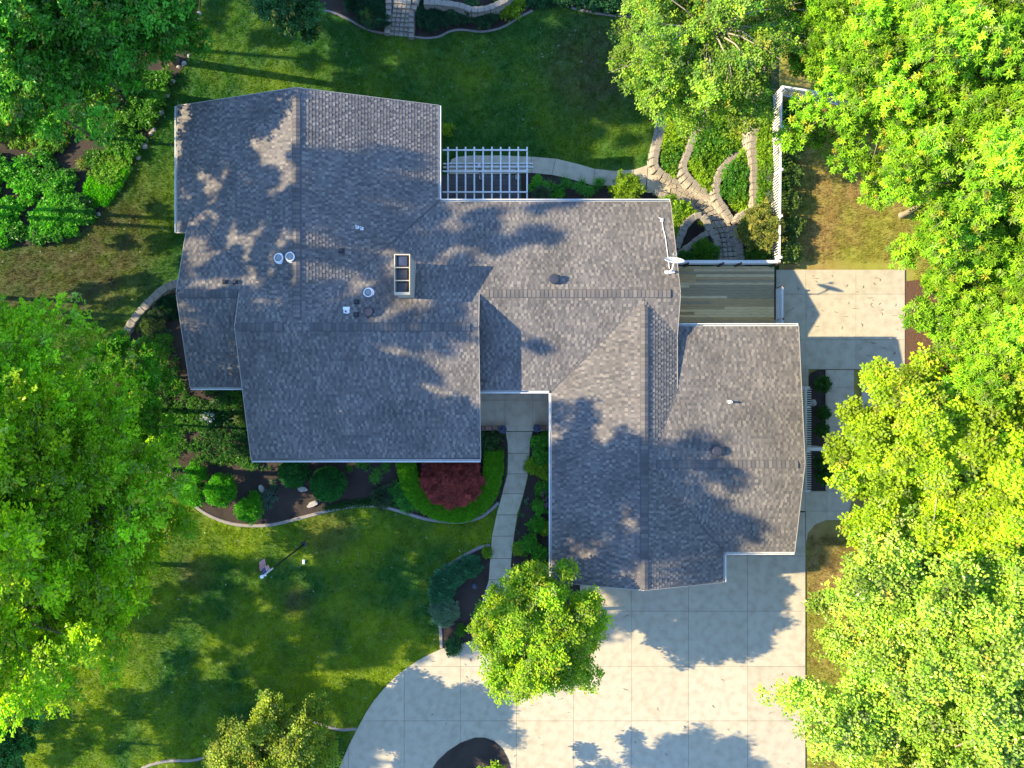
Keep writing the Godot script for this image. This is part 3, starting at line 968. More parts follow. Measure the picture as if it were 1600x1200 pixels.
	block_wall("stair_wall", "left grey block wall beside the straight top stairs", [606, -14, 607, 10, 606, 30, 604, 54], [-2.5, -2.5], [-1.2, -2.2], 0.3)
	block_wall("stair_wall", "right grey block wall beside the straight top stairs", [652, -14, 648, 6, 643, 22, 642, 58], [-2.5, -2.5], [-1.2, -2.2], 0.3)
	block_wall("retaining_wall", "low grey block wall at the top edge of the view", [662, 2, 690, 4, 718, 8, 738, 14, 762, 12, 785, 2, 800, -8], [-2.0, -2.0], [-1.15, -1.15], 0.3)
	block_wall("retaining_wall", "curved grey capped wall at the west end of the house", [281, 441, 262, 447, 243, 461, 226, 478, 212, 494, 200, 512, 190, 532, 182, 560, 178, 600], [-1.6, -0.6], [-0.62, -0.2], 0.38, 0.0, 0.16, 0.42)
	kerb("garden_kerb", "long winding concrete kerb between the front bed and lawn", [226, 736, 250, 737, 270, 746, 285, 762, 300, 785, 330, 806, 370, 819, 420, 820, 470, 809, 520, 796, 560, 790, 590, 790, 620, 797, 660, 809, 690, 814, 720, 815, 750, 808, 766, 797, 779, 785])
	kerb("garden_kerb", "concrete kerb round the small bed west of the walk", [766, 852, 750, 855, 725, 868, 700, 884, 683, 900, 676, 916, 677, 936, 684, 955, 687, 968, 689, 990, 690, 1012])
	kerb("garden_kerb", "thin pale kerb left of the top stairs", [470, 8, 487, 13, 520, 20, 545, 31, 570, 45, 590, 51, 602, 53], 0.13, 0.09)
	kerb("garden_kerb", "thin pale kerb right of the top stairs", [644, 58, 665, 60, 685, 58, 703, 50, 720, 47, 752, 50, 780, 45, 800, 35, 816, 25, 832, 17], 0.13, 0.09)
	kerb("garden_kerb", "thin pale kerb at the top beside the locust tree", [893, 13, 930, 21, 960, 25, 990, 26], 0.13, 0.09)
	kerb("garden_kerb", "grey kerb at the bottom left under the sunlit bush", [222, 1200, 240, 1193, 265, 1188, 300, 1187, 325, 1180, 350, 1160], 0.15, 0.1)
	kerb("garden_kerb", "grey kerb between the sunlit bush and the drive", [462, 1114, 480, 1122, 505, 1132, 530, 1139, 558, 1138], 0.15, 0.1)
	# field stones along the edge of the north-west garden
	var st := [312, 22, 308, 33, 304, 46, 301, 58, 299, 72, 296, 88, 288, 100, 280, 105, 272, 128, 262, 150, 251, 177, 247, 186, 241, 203, 237, 209, 229, 219, 226, 229, 217, 246, 205, 264, 203, 268, 198, 275, 192, 284, 186, 296, 155, 335, 120, 367, 110, 369, 97, 373, 88, 376]
	for i in range(0, st.size(), 2):
		var big: float = 1.7 if st[i] in [251, 226, 217] else 1.0
		var own: String = {251: "uppermost of the three big edging stones by the shady garden", 226: "middle one of the three big edging stones by the shady garden", 217: "lowest and roundest of the three big edging stones by the shady garden"}.get(st[i], "small pale stone in the loose row edging the shady garden")
		boulder(st[i], st[i + 1], rng.randf_range(0.1, 0.17) * big, own, "stones edging the north-west garden")

func boulder(px: float, py: float, R: float, label: String, group := "", flat := 0.6) -> void:
	var r := RandomNumberGenerator.new()
	r.seed = int(px * 3 + py * 11)
	var mb := Mb.new()
	var pts := []
	for k in 5:
		var row := []
		var y := -0.5 + k * 0.25
		var rad := [0.8, 1.0, 0.95, 0.75, 0.4][k] as float
		for i in 8:
			var a := TAU * i / 8.0
			row.append(Vector3(cos(a) * rad * r.randf_range(0.75, 1.15), y * 1.2 + r.randf_range(-0.06, 0.06), sin(a) * rad * r.randf_range(0.6, 1.0)) * R)
		pts.append(row)
	var col := Color(1, 1, 1) * r.randf_range(0.8, 1.15)
	var bs := Basis.from_euler(Vector3(0, r.randf() * TAU, 0)) * Basis.from_scale(Vector3(1, flat, 1))
	for k in 4:
		for i in 8:
			var j := (i + 1) % 8
			mb.quad(bs * pts[k][j], bs * pts[k][i], bs * pts[k + 1][i], bs * pts[k + 1][j], col)
	for i in 8:
		mb.tri(bs * pts[4][(i + 1) % 8], bs * pts[4][i], bs * Vector3(0, 0.62 * R, 0), col)
	tag(solo("stone", mb.done(), M.rock, gat(px, py) + Vector3(0, 0.08, 0)), label, "stone", group)

# ---------------------------------------------------------------- the house
const S := 0.3333

func add_slope(poly: Array, h0: float, p0: Vector2, grad: Vector2) -> void:
	roof.append([PackedVector2Array(poly), h0, p0, grad])

func slope_h(s: Array, x: float, z: float) -> float:
	return s[1] + (Vector2(x, z) - s[2]).dot(s[3])

func roof_h(x: float, z: float) -> float:
	var best := -9.0
	for s in roof:
		if Geometry2D.is_point_in_polygon(Vector2(x, z), s[0]): best = maxf(best, slope_h(s, x, z))
	return best if best > -9.0 else 3.4

func rat(px: float, py: float, up := 0.0) -> Vector3:      # a point seen on the roof
	var p := at(px, py, 4.3)
	for i in 6: p = at(px, py, roof_h(p.x, p.z) + up)
	return p

func define_roof() -> void:
	var A := 5.34; var B := 4.82; var C := 4.73
	var dn := Vector2(0, S); var ds := Vector2(0, -S); var dw := Vector2(S, 0); var de := Vector2(-S, 0)
	var n0 := Vector2(0, -2.54)
	add_slope([Vector2(-15.9, -13.2), Vector2(-9.61, -13.2), Vector2(-9.61, -2.54), Vector2(-15.2, -8.13), Vector2(-15.9, -8.13)], A, Vector2(-9.61, 0), dw)
	add_slope([Vector2(-15.9, -8.13), Vector2(-15.2, -8.13), Vector2(-15.2, -7.2), Vector2(-15.9, -7.2)], A, Vector2(-9.61, 0), dw)
	add_slope([Vector2(-9.61, -13.2), Vector2(-3.5, -13.2), Vector2(-3.5, -8.65), Vector2(-9.61, -2.54)], A, Vector2(-9.61, 0), de)
	add_slope([Vector2(-9.61, -2.54), Vector2(-3.5, -8.65), Vector2(-1.5, -8.65), Vector2(-1.5, -2.54)], A, n0, dn)
	add_slope([Vector2(-1.5, -8.65), Vector2(7.5, -8.65), Vector2(7.62, -4.1), Vector2(-1.5, -4.1)], A, n0, dn)
	add_slope([Vector2(-12.35, -5.28), Vector2(-9.61, -2.54), Vector2(-12.35, -2.54)], A, n0, dn)
	add_slope([Vector2(-15.2, -8.13), Vector2(-12.35, -5.28), Vector2(-12.35, -4.1), Vector2(-15.2, -4.1)], A, n0, dn)
	add_slope([Vector2(-15.2, -4.1), Vector2(-12.35, -4.1), Vector2(-12.35, 0.15), Vector2(-15.2, 0.15)], B, Vector2(0, -4.1), ds)
	add_slope([Vector2(-12.35, -2.54), Vector2(-1.5, -2.54), Vector2(-1.5, 3.54), Vector2(-12.35, 3.62)], A, n0, ds)
	add_slope([Vector2(-1.5, -4.1), Vector2(1.88, -4.1), Vector2(1.88, 0.31), Vector2(-1.5, 0.31)], B, Vector2(0, -4.1), ds)
	add_slope([Vector2(1.88, -4.1), Vector2(6.02, -4.1), Vector2(6.02, -3.83), Vector2(1.88, 0.31)], B, Vector2(0, -4.1), ds)
	add_slope([Vector2(6.02, -4.1), Vector2(7.62, -4.1), Vector2(7.62, -2.23), Vector2(6.02, -3.83)], B, Vector2(0, -4.1), ds)
	add_slope([Vector2(6.02, -3.83), Vector2(6.02, 9.36), Vector2(1.88, 9.36), Vector2(1.88, 0.31)], C, Vector2(6.02, 0), dw)
	add_slope([Vector2(6.02, -3.83), Vector2(7.62, -2.23), Vector2(7.62, 0.2), Vector2(6.41, 3.65), Vector2(6.02, 3.65)], C, Vector2(6.02, 0), de)
	add_slope([Vector2(6.02, 3.65), Vector2(6.41, 3.65), Vector2(10.0, 7.94), Vector2(10.0, 9.36), Vector2(6.02, 9.36)], C, Vector2(6.02, 0), de)
	add_slope([Vector2(6.41, 3.65), Vector2(7.62, 0.2), Vector2(7.62, -2.7), Vector2(13.35, -2.7), Vector2(13.35, 3.65)], 4.6, Vector2(0, 3.65), Vector2(0, 0.116))
	add_slope([Vector2(6.41, 3.65), Vector2(13.35, 3.65), Vector2(13.35, 7.94), Vector2(10, 7.94)], 4.6, Vector2(0, 3.65), Vector2(0, -0.28))

func cut_line(poly: PackedVector2Array, o: Vector2, along: Vector2, down: Vector2, u: float) -> Array:   # where the line at distance u meets a convex slope
	var lo := INF
	var hi := -INF
	for i in poly.size():
		var a := poly[i] - o
		var b := poly[(i + 1) % poly.size()] - o
		var ua := a.dot(down) - u
		var ub := b.dot(down) - u
		if (ua > 0.0) == (ub > 0.0): continue
		var t := ua / (ua - ub)
		var x := lerpf(a.dot(along), b.dot(along), t)
		lo = minf(lo, x)
		hi = maxf(hi, x)
	return [lo, hi]

func shingle_tone(r: RandomNumberGenerator, tooth := true) -> Color:
	var t := r.randf()
	var c: Color
	if tooth: c = Color(0.34, 0.32, 0.29) if t < 0.25 else (Color(0.265, 0.25, 0.237) if t < 0.7 else Color(0.205, 0.198, 0.195))
	else: c = Color(0.24, 0.228, 0.217) if t < 0.15 else (Color(0.195, 0.188, 0.184) if t < 0.6 else Color(0.15, 0.149, 0.152))
	var k := r.randf_range(0.92, 1.1)
	return Color(c.r * k, c.g * k, c.b * k)

func shingles(s: Array, sd: int) -> ArrayMesh:
	var r := RandomNumberGenerator.new()
	r.seed = sd
	var mb := Mb.new()
	var grad: Vector2 = s[3]
	var down := -grad.normalized()
	var along := Vector2(-down.y, down.x)
	var o: Vector2 = s[2]
	var lo := INF
	var hi := -INF
	for p in s[0]:
		lo = minf(lo, (p - o).dot(down)); hi = maxf(hi, (p - o).dot(down))
	var pitch := grad.length()
	var ex := 0.137
	var n := int(ceil((hi - lo) / ex))
	var up3 := Vector3(down.x * pitch, 1.0, down.y * pitch).normalized()
	for k in n:
		var u1 := hi - k * ex            # lower (butt) edge
		var u0 := maxf(lo + 0.001, u1 - ex)
		var cl := cut_line(s[0], o, along, down, u1 - 0.001)
		var cu := cut_line(s[0], o, along, down, u0 + 0.001)
		if cl[0] > cl[1] or cu[0] > cu[1]: continue
		var a: float = minf(cl[0], cu[0])
		var b: float = maxf(cl[1], cu[1])
		var x := a - r.randf() * 0.15
		var tooth := r.randf() < 0.5
		while x < b:
			tooth = not tooth
			var w := r.randf_range(0.08, 0.17) if tooth else r.randf_range(0.06, 0.2)
			var l0 := clampf(x, cu[0], cu[1]); var l1 := clampf(x + w, cu[0], cu[1])
			var m0 := clampf(x, cl[0], cl[1]); var m1 := clampf(x + w, cl[0], cl[1])
			x += w
			if l1 - l0 < 0.004 and m1 - m0 < 0.004: continue
			var thick := 0.021 if tooth else 0.012
			var col := shingle_tone(r, tooth)
			var f := func(q: float, u: float, lift: float) -> Vector3:
				var p: Vector2 = o + along * q + down * u
				return Vector3(p.x, slope_h(s, p.x, p.y), p.y) + up3 * lift
			var A: Vector3 = f.call(l0, u0, 0.002); var B: Vector3 = f.call(l1, u0, 0.002)
			var C: Vector3 = f.call(m1, u1, thick); var D: Vector3 = f.call(m0, u1, thick)
			var E: Vector3 = f.call(m1, u1, 0.0); var F: Vector3 = f.call(m0, u1, 0.0)
			var dark := Color(col.r * 0.6, col.g * 0.6, col.b * 0.6)
			var nn := (B - A).cross(D - A)
			if nn.y < 0.0:
				mb.quad(A, D, C, B, col); mb.quad(D, F, E, C, col)
			else:
				mb.quad(A, B, C, D, col); mb.quad(D, C, E, F, col)
			mb.tri(B, E, C, col) ; mb.tri(A, D, F, col)
	return mb.done()

func slope_deck(s: Array, drop := 0.14) -> ArrayMesh:
	var mb := Mb.new()
	var q: PackedVector2Array = s[0]
	if Geometry2D.is_polygon_clockwise(q):
		q = q.duplicate(); q.reverse()
	var top := []
	var bot := []
	for p in q:
		var h := slope_h(s, p.x, p.y)
		top.append(Vector3(p.x, h, p.y)); bot.append(Vector3(p.x, h - drop, p.y))
	var idx := Geometry2D.triangulate_polygon(q)
	for i in range(0, idx.size(), 3):
		var a: Vector3 = top[idx[i]]; var b: Vector3 = top[idx[i + 1]]; var d: Vector3 = top[idx[i + 2]]
		if (b - a).cross(d - a).y < 0.0:
			var t := b; b = d; d = t
		mb.tri(a, b, d)
		var dd := Vector3(0, -drop, 0)
		mb.tri(a + dd, d + dd, b + dd)
	for i in q.size():
		var j := (i + 1) % q.size()
		mb.quad(top[i], bot[i], bot[j], top[j])
	return mb.done()

func ridge(house: Node, a: Vector3, b: Vector3, slope_a: float, slope_b: float) -> void:   # vent strip under separate cap shingles
	var d := (b - a).normalized()
	var s := Vector3(-d.z, 0, d.x)
	var L := (b - a).length()
	var o := Node3D.new()
	o.name = "ridge_cap"
	house.add_child(o, true)
	var mb := Mb.new()
	for q in [[s, slope_a], [-s, slope_b]]:
		var e: Vector3 = q[0] * 0.195 + Vector3(0, -0.195 * q[1], 0)
		var lift := Vector3(0, 0.05, 0)
		var low := Vector3(0, -0.02, 0)
		mb.quad(a + lift, a + e + lift, b + e + lift, b + lift)
		mb.quad(a + e + low, b + e + low, b + e + lift, a + e + lift)
		for p in [a, b]: mb.tri(p + lift, p + low, p + e + lift); mb.tri(p + low, p + e + low, p + e + lift)
	part(o, "vent_strip", mb.done(), M.shingle_base)
	var ex := 0.19
	var n := int(L / ex)
	for k in n:
		var m := Mb.new()
		var col := shingle_tone(rng, false)
		var p0 := a + d * (k * L / n)
		var p1 := a + d * ((k + 1) * L / n - 0.022)
		for q in [[s, slope_a], [-s, slope_b]]:
			var w: float = 0.165
			var e: Vector3 = q[0] * w + Vector3(0, -w * q[1], 0)
			var l0 := Vector3(0, 0.054, 0)
			var l1 := Vector3(0, 0.072, 0)
			var qd := [p0 + l0, p0 + e + l0, p1 + e + l1, p1 + l1]
			if (qd[1] - qd[0]).cross(qd[3] - qd[0]).y > 0.0: m.quad(qd[0], qd[1], qd[2], qd[3], col)
			else: m.quad(qd[0], qd[3], qd[2], qd[1], col)
			m.quad(p1 + l1, p1 + e + l1, p1 + e + l0 - Vector3(0, 0.015, 0), p1 + l0 - Vector3(0, 0.015, 0), col)
			m.quad(qd[1], qd[1] - Vector3(0, 0.02, 0), qd[2] - Vector3(0, 0.03, 0), qd[2], col)
		part(o, "shingle", m.done(), M.shingle)

func edge_bar(house: Node, called: String, a: Vector3, b: Vector3, w: float, h: float, m: Material) -> void:
	var d := b - a
	var z := d.normalized()
	var x := Vector3.UP.cross(z).normalized()
	var mb := Mb.new()
	mb.box((a + b) * 0.5, Vector3(w, h, d.length()), Color.WHITE, Basis(x, z.cross(x), z))
	part(house, called, mb.done(), m)

func gutter(house: Node, x0: float, z0: float, x1: float, z1: float, h: float, out: Vector2) -> void:
	var o := Vector3(out.x, 0, out.y)
	var a := Vector3(x0, h, z0) + o * 0.065
	var b := Vector3(x1, h, z1) + o * 0.065
	var mb := Mb.new()
	var d := (b - a).normalized()
	var yy := Vector3.UP
	for q in [[-0.058, -0.13, 0.012, 0.15], [0.055, -0.12, 0.02, 0.13], [0.0, -0.185, 0.125, 0.012]]:    # back, lipped front and trough floor
		mb.box((a + b) * 0.5 + o * q[0] + yy * (q[1] + q[3] * 0.5 - 0.02), Vector3(q[2] if absf(o.x) > 0.5 else (b - a).length(), q[3], q[2] if absf(o.z) > 0.5 else (b - a).length()))
	for p in [a, b]:
		mb.box(p + yy * -0.09, Vector3(0.13 if absf(o.x) > 0.5 else 0.012, 0.15, 0.13 if absf(o.z) > 0.5 else 0.012))
	mb.box((a + b) * 0.5 + o * 0.047 + yy * 0.0, Vector3(0.035 if absf(o.x) > 0.5 else (b - a).length(), 0.016, 0.035 if absf(o.z) > 0.5 else (b - a).length()))
	part(house, "gutter", mb.done(), M.white_paint)

func wall_block(house: Node, x0: float, z0: float, x1: float, z1: float, y0: float) -> void:   # walls of one wing, following the roof above
	var mb := Mb.new()
	var ring := []
	var n := 14
	for i in n: ring.append(Vector2(lerpf(x0, x1, float(i) / n), z0))
	for i in n: ring.append(Vector2(x1, lerpf(z0, z1, float(i) / n)))
	for i in n: ring.append(Vector2(lerpf(x1, x0, float(i) / n), z1))
	for i in n: ring.append(Vector2(x0, lerpf(z1, z0, float(i) / n)))
	for i in ring.size():
		var p: Vector2 = ring[i]
		var q: Vector2 = ring[(i + 1) % ring.size()]
		mb.quad(Vector3(q.x, y0, q.y), Vector3(p.x, y0, p.y), Vector3(p.x, roof_h(p.x, p.y) - 0.17, p.y), Vector3(q.x, roof_h(q.x, q.y) - 0.17, q.y))
	part(house, "wall", mb.done(), M.siding)

func window(house: Node, c: Vector3, w: float, h: float, face: Vector3) -> void:
	var s := Vector3.UP.cross(face)
	var bs := Basis(s, Vector3.UP, face)
	var mb := Mb.new()
	for q in [[-w / 2, 0, 0.08, h + 0.08], [w / 2, 0, 0.08, h + 0.08], [0, -h / 2, w - 0.08, 0.08], [0, h / 2, w - 0.08, 0.08], [0, 0, 0.05, h - 0.08]]:
		mb.box(c + s * q[0] + Vector3(0, q[1], 0) + face * 0.03, Vector3(q[2], q[3], 0.07), Color.WHITE, bs)
	var f := part(house, "window", mb.done(), M.white_paint)
	mb = Mb.new()
	mb.box(c + face * 0.012, Vector3(w - 0.08, h - 0.08, 0.015), Color.WHITE, bs)
	part(f, "pane", mb.done(), M.glass)

func build_house() -> void:
	var H := thing("house", "sprawling low house with grey shingled cross gable roofs and white gutters", "house")
	for i in roof.size():
		var d := part(H, "roof_slope", slope_deck(roof[i]), M.shingle_base)
		var f := part(d, "shingles", shingles(roof[i], 100 + (i if not i in [3, 4] else 3)), M.shingle)
		f.set_meta("kind", "stuff")
	# ridges: vent strip and cap shingles
	ridge(H, Vector3(-9.61, 5.34, -12.95), Vector3(-9.61, 5.34, -2.95), S, S)
	ridge(H, Vector3(-9.0, 5.34, -2.54), Vector3(-1.85, 5.34, -2.54), S, S)
	ridge(H, Vector3(-12.2, 5.34, -2.54), Vector3(-10.2, 5.34, -2.54), S, S)
	ridge(H, Vector3(-1.2, 4.82, -4.1), Vector3(7.2, 4.82, -4.1), S, S)
	ridge(H, Vector3(-15.0, 4.82, -4.1), Vector3(-12.4, 4.82, -4.1), S, S)
	ridge(H, Vector3(6.02, 4.73, -3.5), Vector3(6.02, 4.73, 9.3), S, S)
	ridge(H, Vector3(6.6, 4.6, 3.65), Vector3(13.05, 4.6, 3.65), 0.116, 0.28)
	# valleys
	for q in [[-9.61, -2.54, -3.5, -8.65], [-9.61, -2.54, -15.2, -8.13], [6.02, -3.83, 1.88, 0.31], [6.02, -3.83, 7.62, -2.23], [6.41, 3.65, 7.62, 0.2], [6.41, 3.65, 10.0, 7.94]]:
		var a := Vector3(q[0], 0, q[1]); var b := Vector3(q[2], 0, q[3])
		a.y = roof_h(lerpf(q[0], q[2], 0.01), lerpf(q[1], q[3], 0.01)) + 0.008
		b.y = roof_h(lerpf(q[0], q[2], 0.98), lerpf(q[1], q[3], 0.98)) + 0.008
		edge_bar(H, "valley_flashing", a, b, 0.05, 0.012, M.shingle_base)
	# eaves
	gutter(H, -15.9, -13.2, -15.9, -7.2, 3.24, Vector2(-1, 0))
	gutter(H, -3.5, -13.2, -3.5, -8.78, 3.3, Vector2(1, 0))
	gutter(H, -3.37, -8.65, 7.5, -8.65, 3.3, Vector2(0, -1))
	gutter(H, -15.2, 0.15, -12.4, 0.15, 3.4, Vector2(0, 1))
	gutter(H, -12.35, 3.58, -1.5, 3.58, 3.3, Vector2(0, 1))
	gutter(H, -1.5, 0.31, 1.75, 0.31, 3.35, Vector2(0, 1))
	gutter(H, 1.88, 0.44, 1.88, 9.36, 3.35, Vector2(-1, 0))
	gutter(H, 10.0, 8.07, 10.0, 9.36, 3.4, Vector2(1, 0))
	gutter(H, 10.13, 7.94, 13.35, 7.94, 3.4, Vector2(0, 1))
	gutter(H, 7.7, -2.7, 13.35, -2.7, 3.86, Vector2(0, -1))
	# rake boards on the gables
	for q in [[-15.9, -13.2, -9.61, -13.2], [-9.61, -13.2, -3.5, -13.2], [-15.2, -7.2, -15.2, -4.1], [-15.2, -4.1, -15.2, 0.15], [-12.35, -2.54, -12.35, 3.6], [-12.35, -2.54, -12.35, -4.1],
			[-1.5, -2.54, -1.5, 3.54], [-1.5, -4.1, -1.5, -2.54], [7.5, -8.65, 7.62, -4.1], [7.62, -4.1, 7.62, -2.23], [1.88, 9.36, 6.02, 9.36], [6.02, 9.36, 10.0, 9.36], [13.35, -2.7, 13.35, 3.65], [13.35, 3.65, 13.35, 7.94], [-15.2, -7.2, -15.9, -7.2]]:
		var a := Vector2(q[0], q[1]); var b := Vector2(q[2], q[3])
		var ctr := a.lerp(b, 0.5)
		var out := Vector2((b - a).y, -(b - a).x).normalized()
		var test := roof_h(ctr.x + out.x * 0.05, ctr.y + out.y * 0.05)
		if q == [-1.5, -2.54, -1.5, 3.54] or q == [-1.5, -4.1, -1.5, -2.54]: out = Vector2(1, 0)
		elif q[0] == -12.35: out = Vector2(-1, 0)
		elif q[0] == 7.62: out = Vector2(1, 0)
		elif test != 3.4: out = -out
		var ins := ctr - out * 0.02
		var e := 0.012
		var ha := roof_h(lerpf(a.x, ctr.x, 0.01) - out.x * e, lerpf(a.y, ctr.y, 0.01) - out.y * e)
		var hb := roof_h(lerpf(b.x, ctr.x, 0.01) - out.x * e, lerpf(b.y, ctr.y, 0.01) - out.y * e)
		if q[0] == 7.62 and q[1] < -4.0: hb = 4.82 - (4.1 - 2.23) * S
		var o := Vector3(out.x, 0, out.y) * 0.018
		edge_bar(H, "rake_board", Vector3(a.x, ha - 0.062, a.y) + o, Vector3(b.x, hb - 0.062, b.y) + o, 0.026, 0.16, M.rake)
	edge_bar(H, "rake_board", Vector3(7.638, 4.12, -2.23), Vector3(7.638, 4.13, 0.2), 0.026, 0.18, M.rake)
	# walls
	wall_block(H, -15.4, -12.7, -3.95, -7.5, -2.7)
	wall_block(H, -14.7, -7.5, 7.1, -0.1, -2.7)
	wall_block(H, -11.85, -0.2, -2.0, 3.1, -0.4)
	wall_block(H, 2.35, -0.3, 9.5, 8.9, -0.4)
	wall_block(H, 7.2, -2.2, 12.9, 7.5, -0.4)
	for q in [[-13.0, -1.1, -12.7, 1.4], [-6.5, -1.1, -12.7, 1.6], [-9.7, 1.4, -12.7, 2.0]]: window(H, Vector3(q[0], q[1], q[2]), q[3], 1.4, Vector3(0, 0, -1))
	for x in [-1.0, 2.5, 5.2]: window(H, Vector3(x, 1.5, -7.5), 1.6, 1.3, Vector3(0, 0, -1))
	for x in [-9.5, -6.5, -3.8]: window(H, Vector3(x, 1.5, 3.1), 1.7, 1.4, Vector3(0, 0, 1))
	for z in [-10.5, -8.6]: window(H, Vector3(-15.4, 1.4, z), 1.3, 1.3, Vector3(-1, 0, 0))
	window(H, Vector3(12.9, 1.7, 3.2), 1.4, 1.1, Vector3(1, 0, 0))
	for x in [4.1, 7.6]:
		var g := Mb.new()
		for k in 4: g.box(Vector3(x, 0.38 + k * 0.55, 8.93), Vector3(2.7, 0.53, 0.05), Color.WHITE, Basis(), 0.0)
		part(H, "garage_door", g.done(), M.white_paint)
	var dr := Mb.new()
	dr.box(Vector3(0.2, 1.3, -0.07), Vector3(1.0, 2.1, 0.06))
	part(H, "front_door", dr.done(), M.brown_wood)
	# chimney with three hooded flues
	var c := Vector3(-4.73, 0, -4.72)
	var ch := Mb.new()
	ch.box(Vector3(c.x, 5.0, c.z), Vector3(0.63, 2.2, 1.66), Color.WHITE)
	var cm := part(H, "chimney", ch.done(), M.siding)
	var cr := Mb.new()
	for q in [[-0.325, 0, 0.045, 1.76], [0.325, 0, 0.045, 1.76], [0, -0.855, 0.605, 0.05], [0, 0.82, 0.605, 0.12], [0, -0.3, 0.605, 0.04], [0, 0.26, 0.605, 0.04]]:
		cr.box(Vector3(c.x + q[0], 6.25, c.z + q[1]), Vector3(q[2], 0.34, q[3]), Color.WHITE, Basis(), 0.008)
	part(cm, "chimney_crown", cr.done(), M.cream)
	for k in 3:
		var fl := Mb.new()
		var z: float = c.z - 0.59 + k * 0.575
		for e in [[0.255, 0.25, 6.13, 6.18], [0.25, 0.2, 6.18, 6.32], [0.2, 0.0, 6.32, 6.335]]:
			var lo := [Vector3(-e[0], e[2], e[0]), Vector3(e[0], e[2], e[0]), Vector3(e[0], e[2], -e[0]), Vector3(-e[0], e[2], -e[0])]
			var hi := [Vector3(-e[1], e[3], e[1]), Vector3(e[1], e[3], e[1]), Vector3(e[1], e[3], -e[1]), Vector3(-e[1], e[3], -e[1])]
			for i in 4:
				var j := (i + 1) % 4
				fl.quad(lo[i], lo[j], hi[j], hi[i])
		part(cm, "flue_cap", fl.done(), M.vent_plastic if k else M.dark_metal, Transform3D(Basis(), Vector3(c.x, 0, z)))
	# roof vents, sun tunnels and pipes
	for q in [[575, 487], [866, 436], [1121, 705]]:
		var p := rat(q[0], q[1], 0.25)
		p.y -= 0.25
		var v := Mb.new()
		v.lathe([[0.26, -0.06], [0.26, 0.03], [0.15, 0.04], [0.15, 0.17], [0.225, 0.18], [0.23, 0.24], [0.19, 0.29], [0.0, 0.31]], 18)
		var o := part(H, "roof_vent", v.done(), M.dark_metal, Transform3D(Basis(), p))
		for k in 5:
			var rb := Mb.new()
			var zz := -0.15 + k * 0.075
			rb.box(Vector3(0, 0.305, zz), Vector3(2.0 * sqrt(0.21 * 0.21 - zz * zz), 0.025, 0.03))
			part(o, "rib", rb.done(), M.vent_plastic)
	for q in [[435, 403], [453, 401], [575, 457]]:
		var p := rat(q[0], q[1], 0.2)
		p.y -= 0.2
		var v := Mb.new()
		v.lathe([[0.25, -0.08], [0.25, 0.03], [0.2, 0.06], [0.2, 0.2], [0.205, 0.215], [0.165, 0.23], [0.16, 0.2]], 20)
		var o := part(H, "sun_tunnel", v.done(), M.white_metal, Transform3D(Basis(), p))
		v = Mb.new()
		v.lathe([[0.16, 0.2], [0.145, 0.245], [0.1, 0.285], [0.0, 0.30]], 18)
		part(o, "dome", v.done(), M.dome)
	for q in [[350, 440], [366, 440], [533, 391], [556, 471], [556, 491]]:
		var p := rat(q[0], q[1], 0.15)
		p.y -= 0.15
		var v := Mb.new()
		v.box(Vector3(0, 0.02, 0), Vector3(0.24, 0.1, 0.22), Color.WHITE, Basis(), 0.01)
		v.box(Vector3(0, 0.12, 0.01), Vector3(0.15, 0.12, 0.14), Color.WHITE, Basis(), 0.02)
		part(H, "flue_box", v.done(), M.vent_plastic, Transform3D(Basis(), p))
	for q in [[540, 484, 0], [557, 354, 1], [564, 356, 1], [1142, 628, 1]]:
		var p := rat(q[0], q[1], 0.2)
		p.y -= 0.2
		var v := Mb.new()
		if q[2] == 0:
			v.box(Vector3(0, 0.05, -0.08), Vector3(0.3, 0.05, 0.14), Color.WHITE, Basis(), 0.01)
			v.lathe([[0.14, -0.05], [0.14, 0.05], [0.07, 0.08], [0.07, 0.22], [0.05, 0.22], [0.05, 0.05]], 14, Vector3(0, 0, 0.07))
		else:
			v.box(Vector3(0.0, 0.03, 0), Vector3(0.15, 0.03, 0.14), Color.WHITE, Basis(), 0.005)
			v.lathe([[0.075, 0.02], [0.05, 0.06], [0.05, 0.3], [0.036, 0.3], [0.036, 0.08]], 12)
		part(H, "vent_pipe", v.done(), M.white_metal, Transform3D(Basis(), p))
	# downspouts
	for q in [[9.55, 8.6], [2.3, 8.6], [-2.1, 3.14], [-11.7, 3.14]]:
		var v := Mb.new()
		v.box(Vector3(q[0], 1.6, q[1]), Vector3(0.08, 3.2, 0.06))
		part(H, "downspout", v.done(), M.white_paint)

# ---------------------------------------------------------------- things round the house
func bar(o: Node3D, called: String, a: Vector3, b: Vector3, w: float, h: float, m: Material) -> void:
	var d := b - a
	var z := d.normalized()
	var x := (Vector3.UP if absf(z.y) < 0.95 else Vector3.RIGHT).cross(z).normalized()
	var mb := Mb.new()
	mb.box((a + b) * 0.5 - o.position, Vector3(w, h, d.length()), Color.WHITE, Basis(x, z.cross(x), z))
	part(o, called, mb.done(), m)

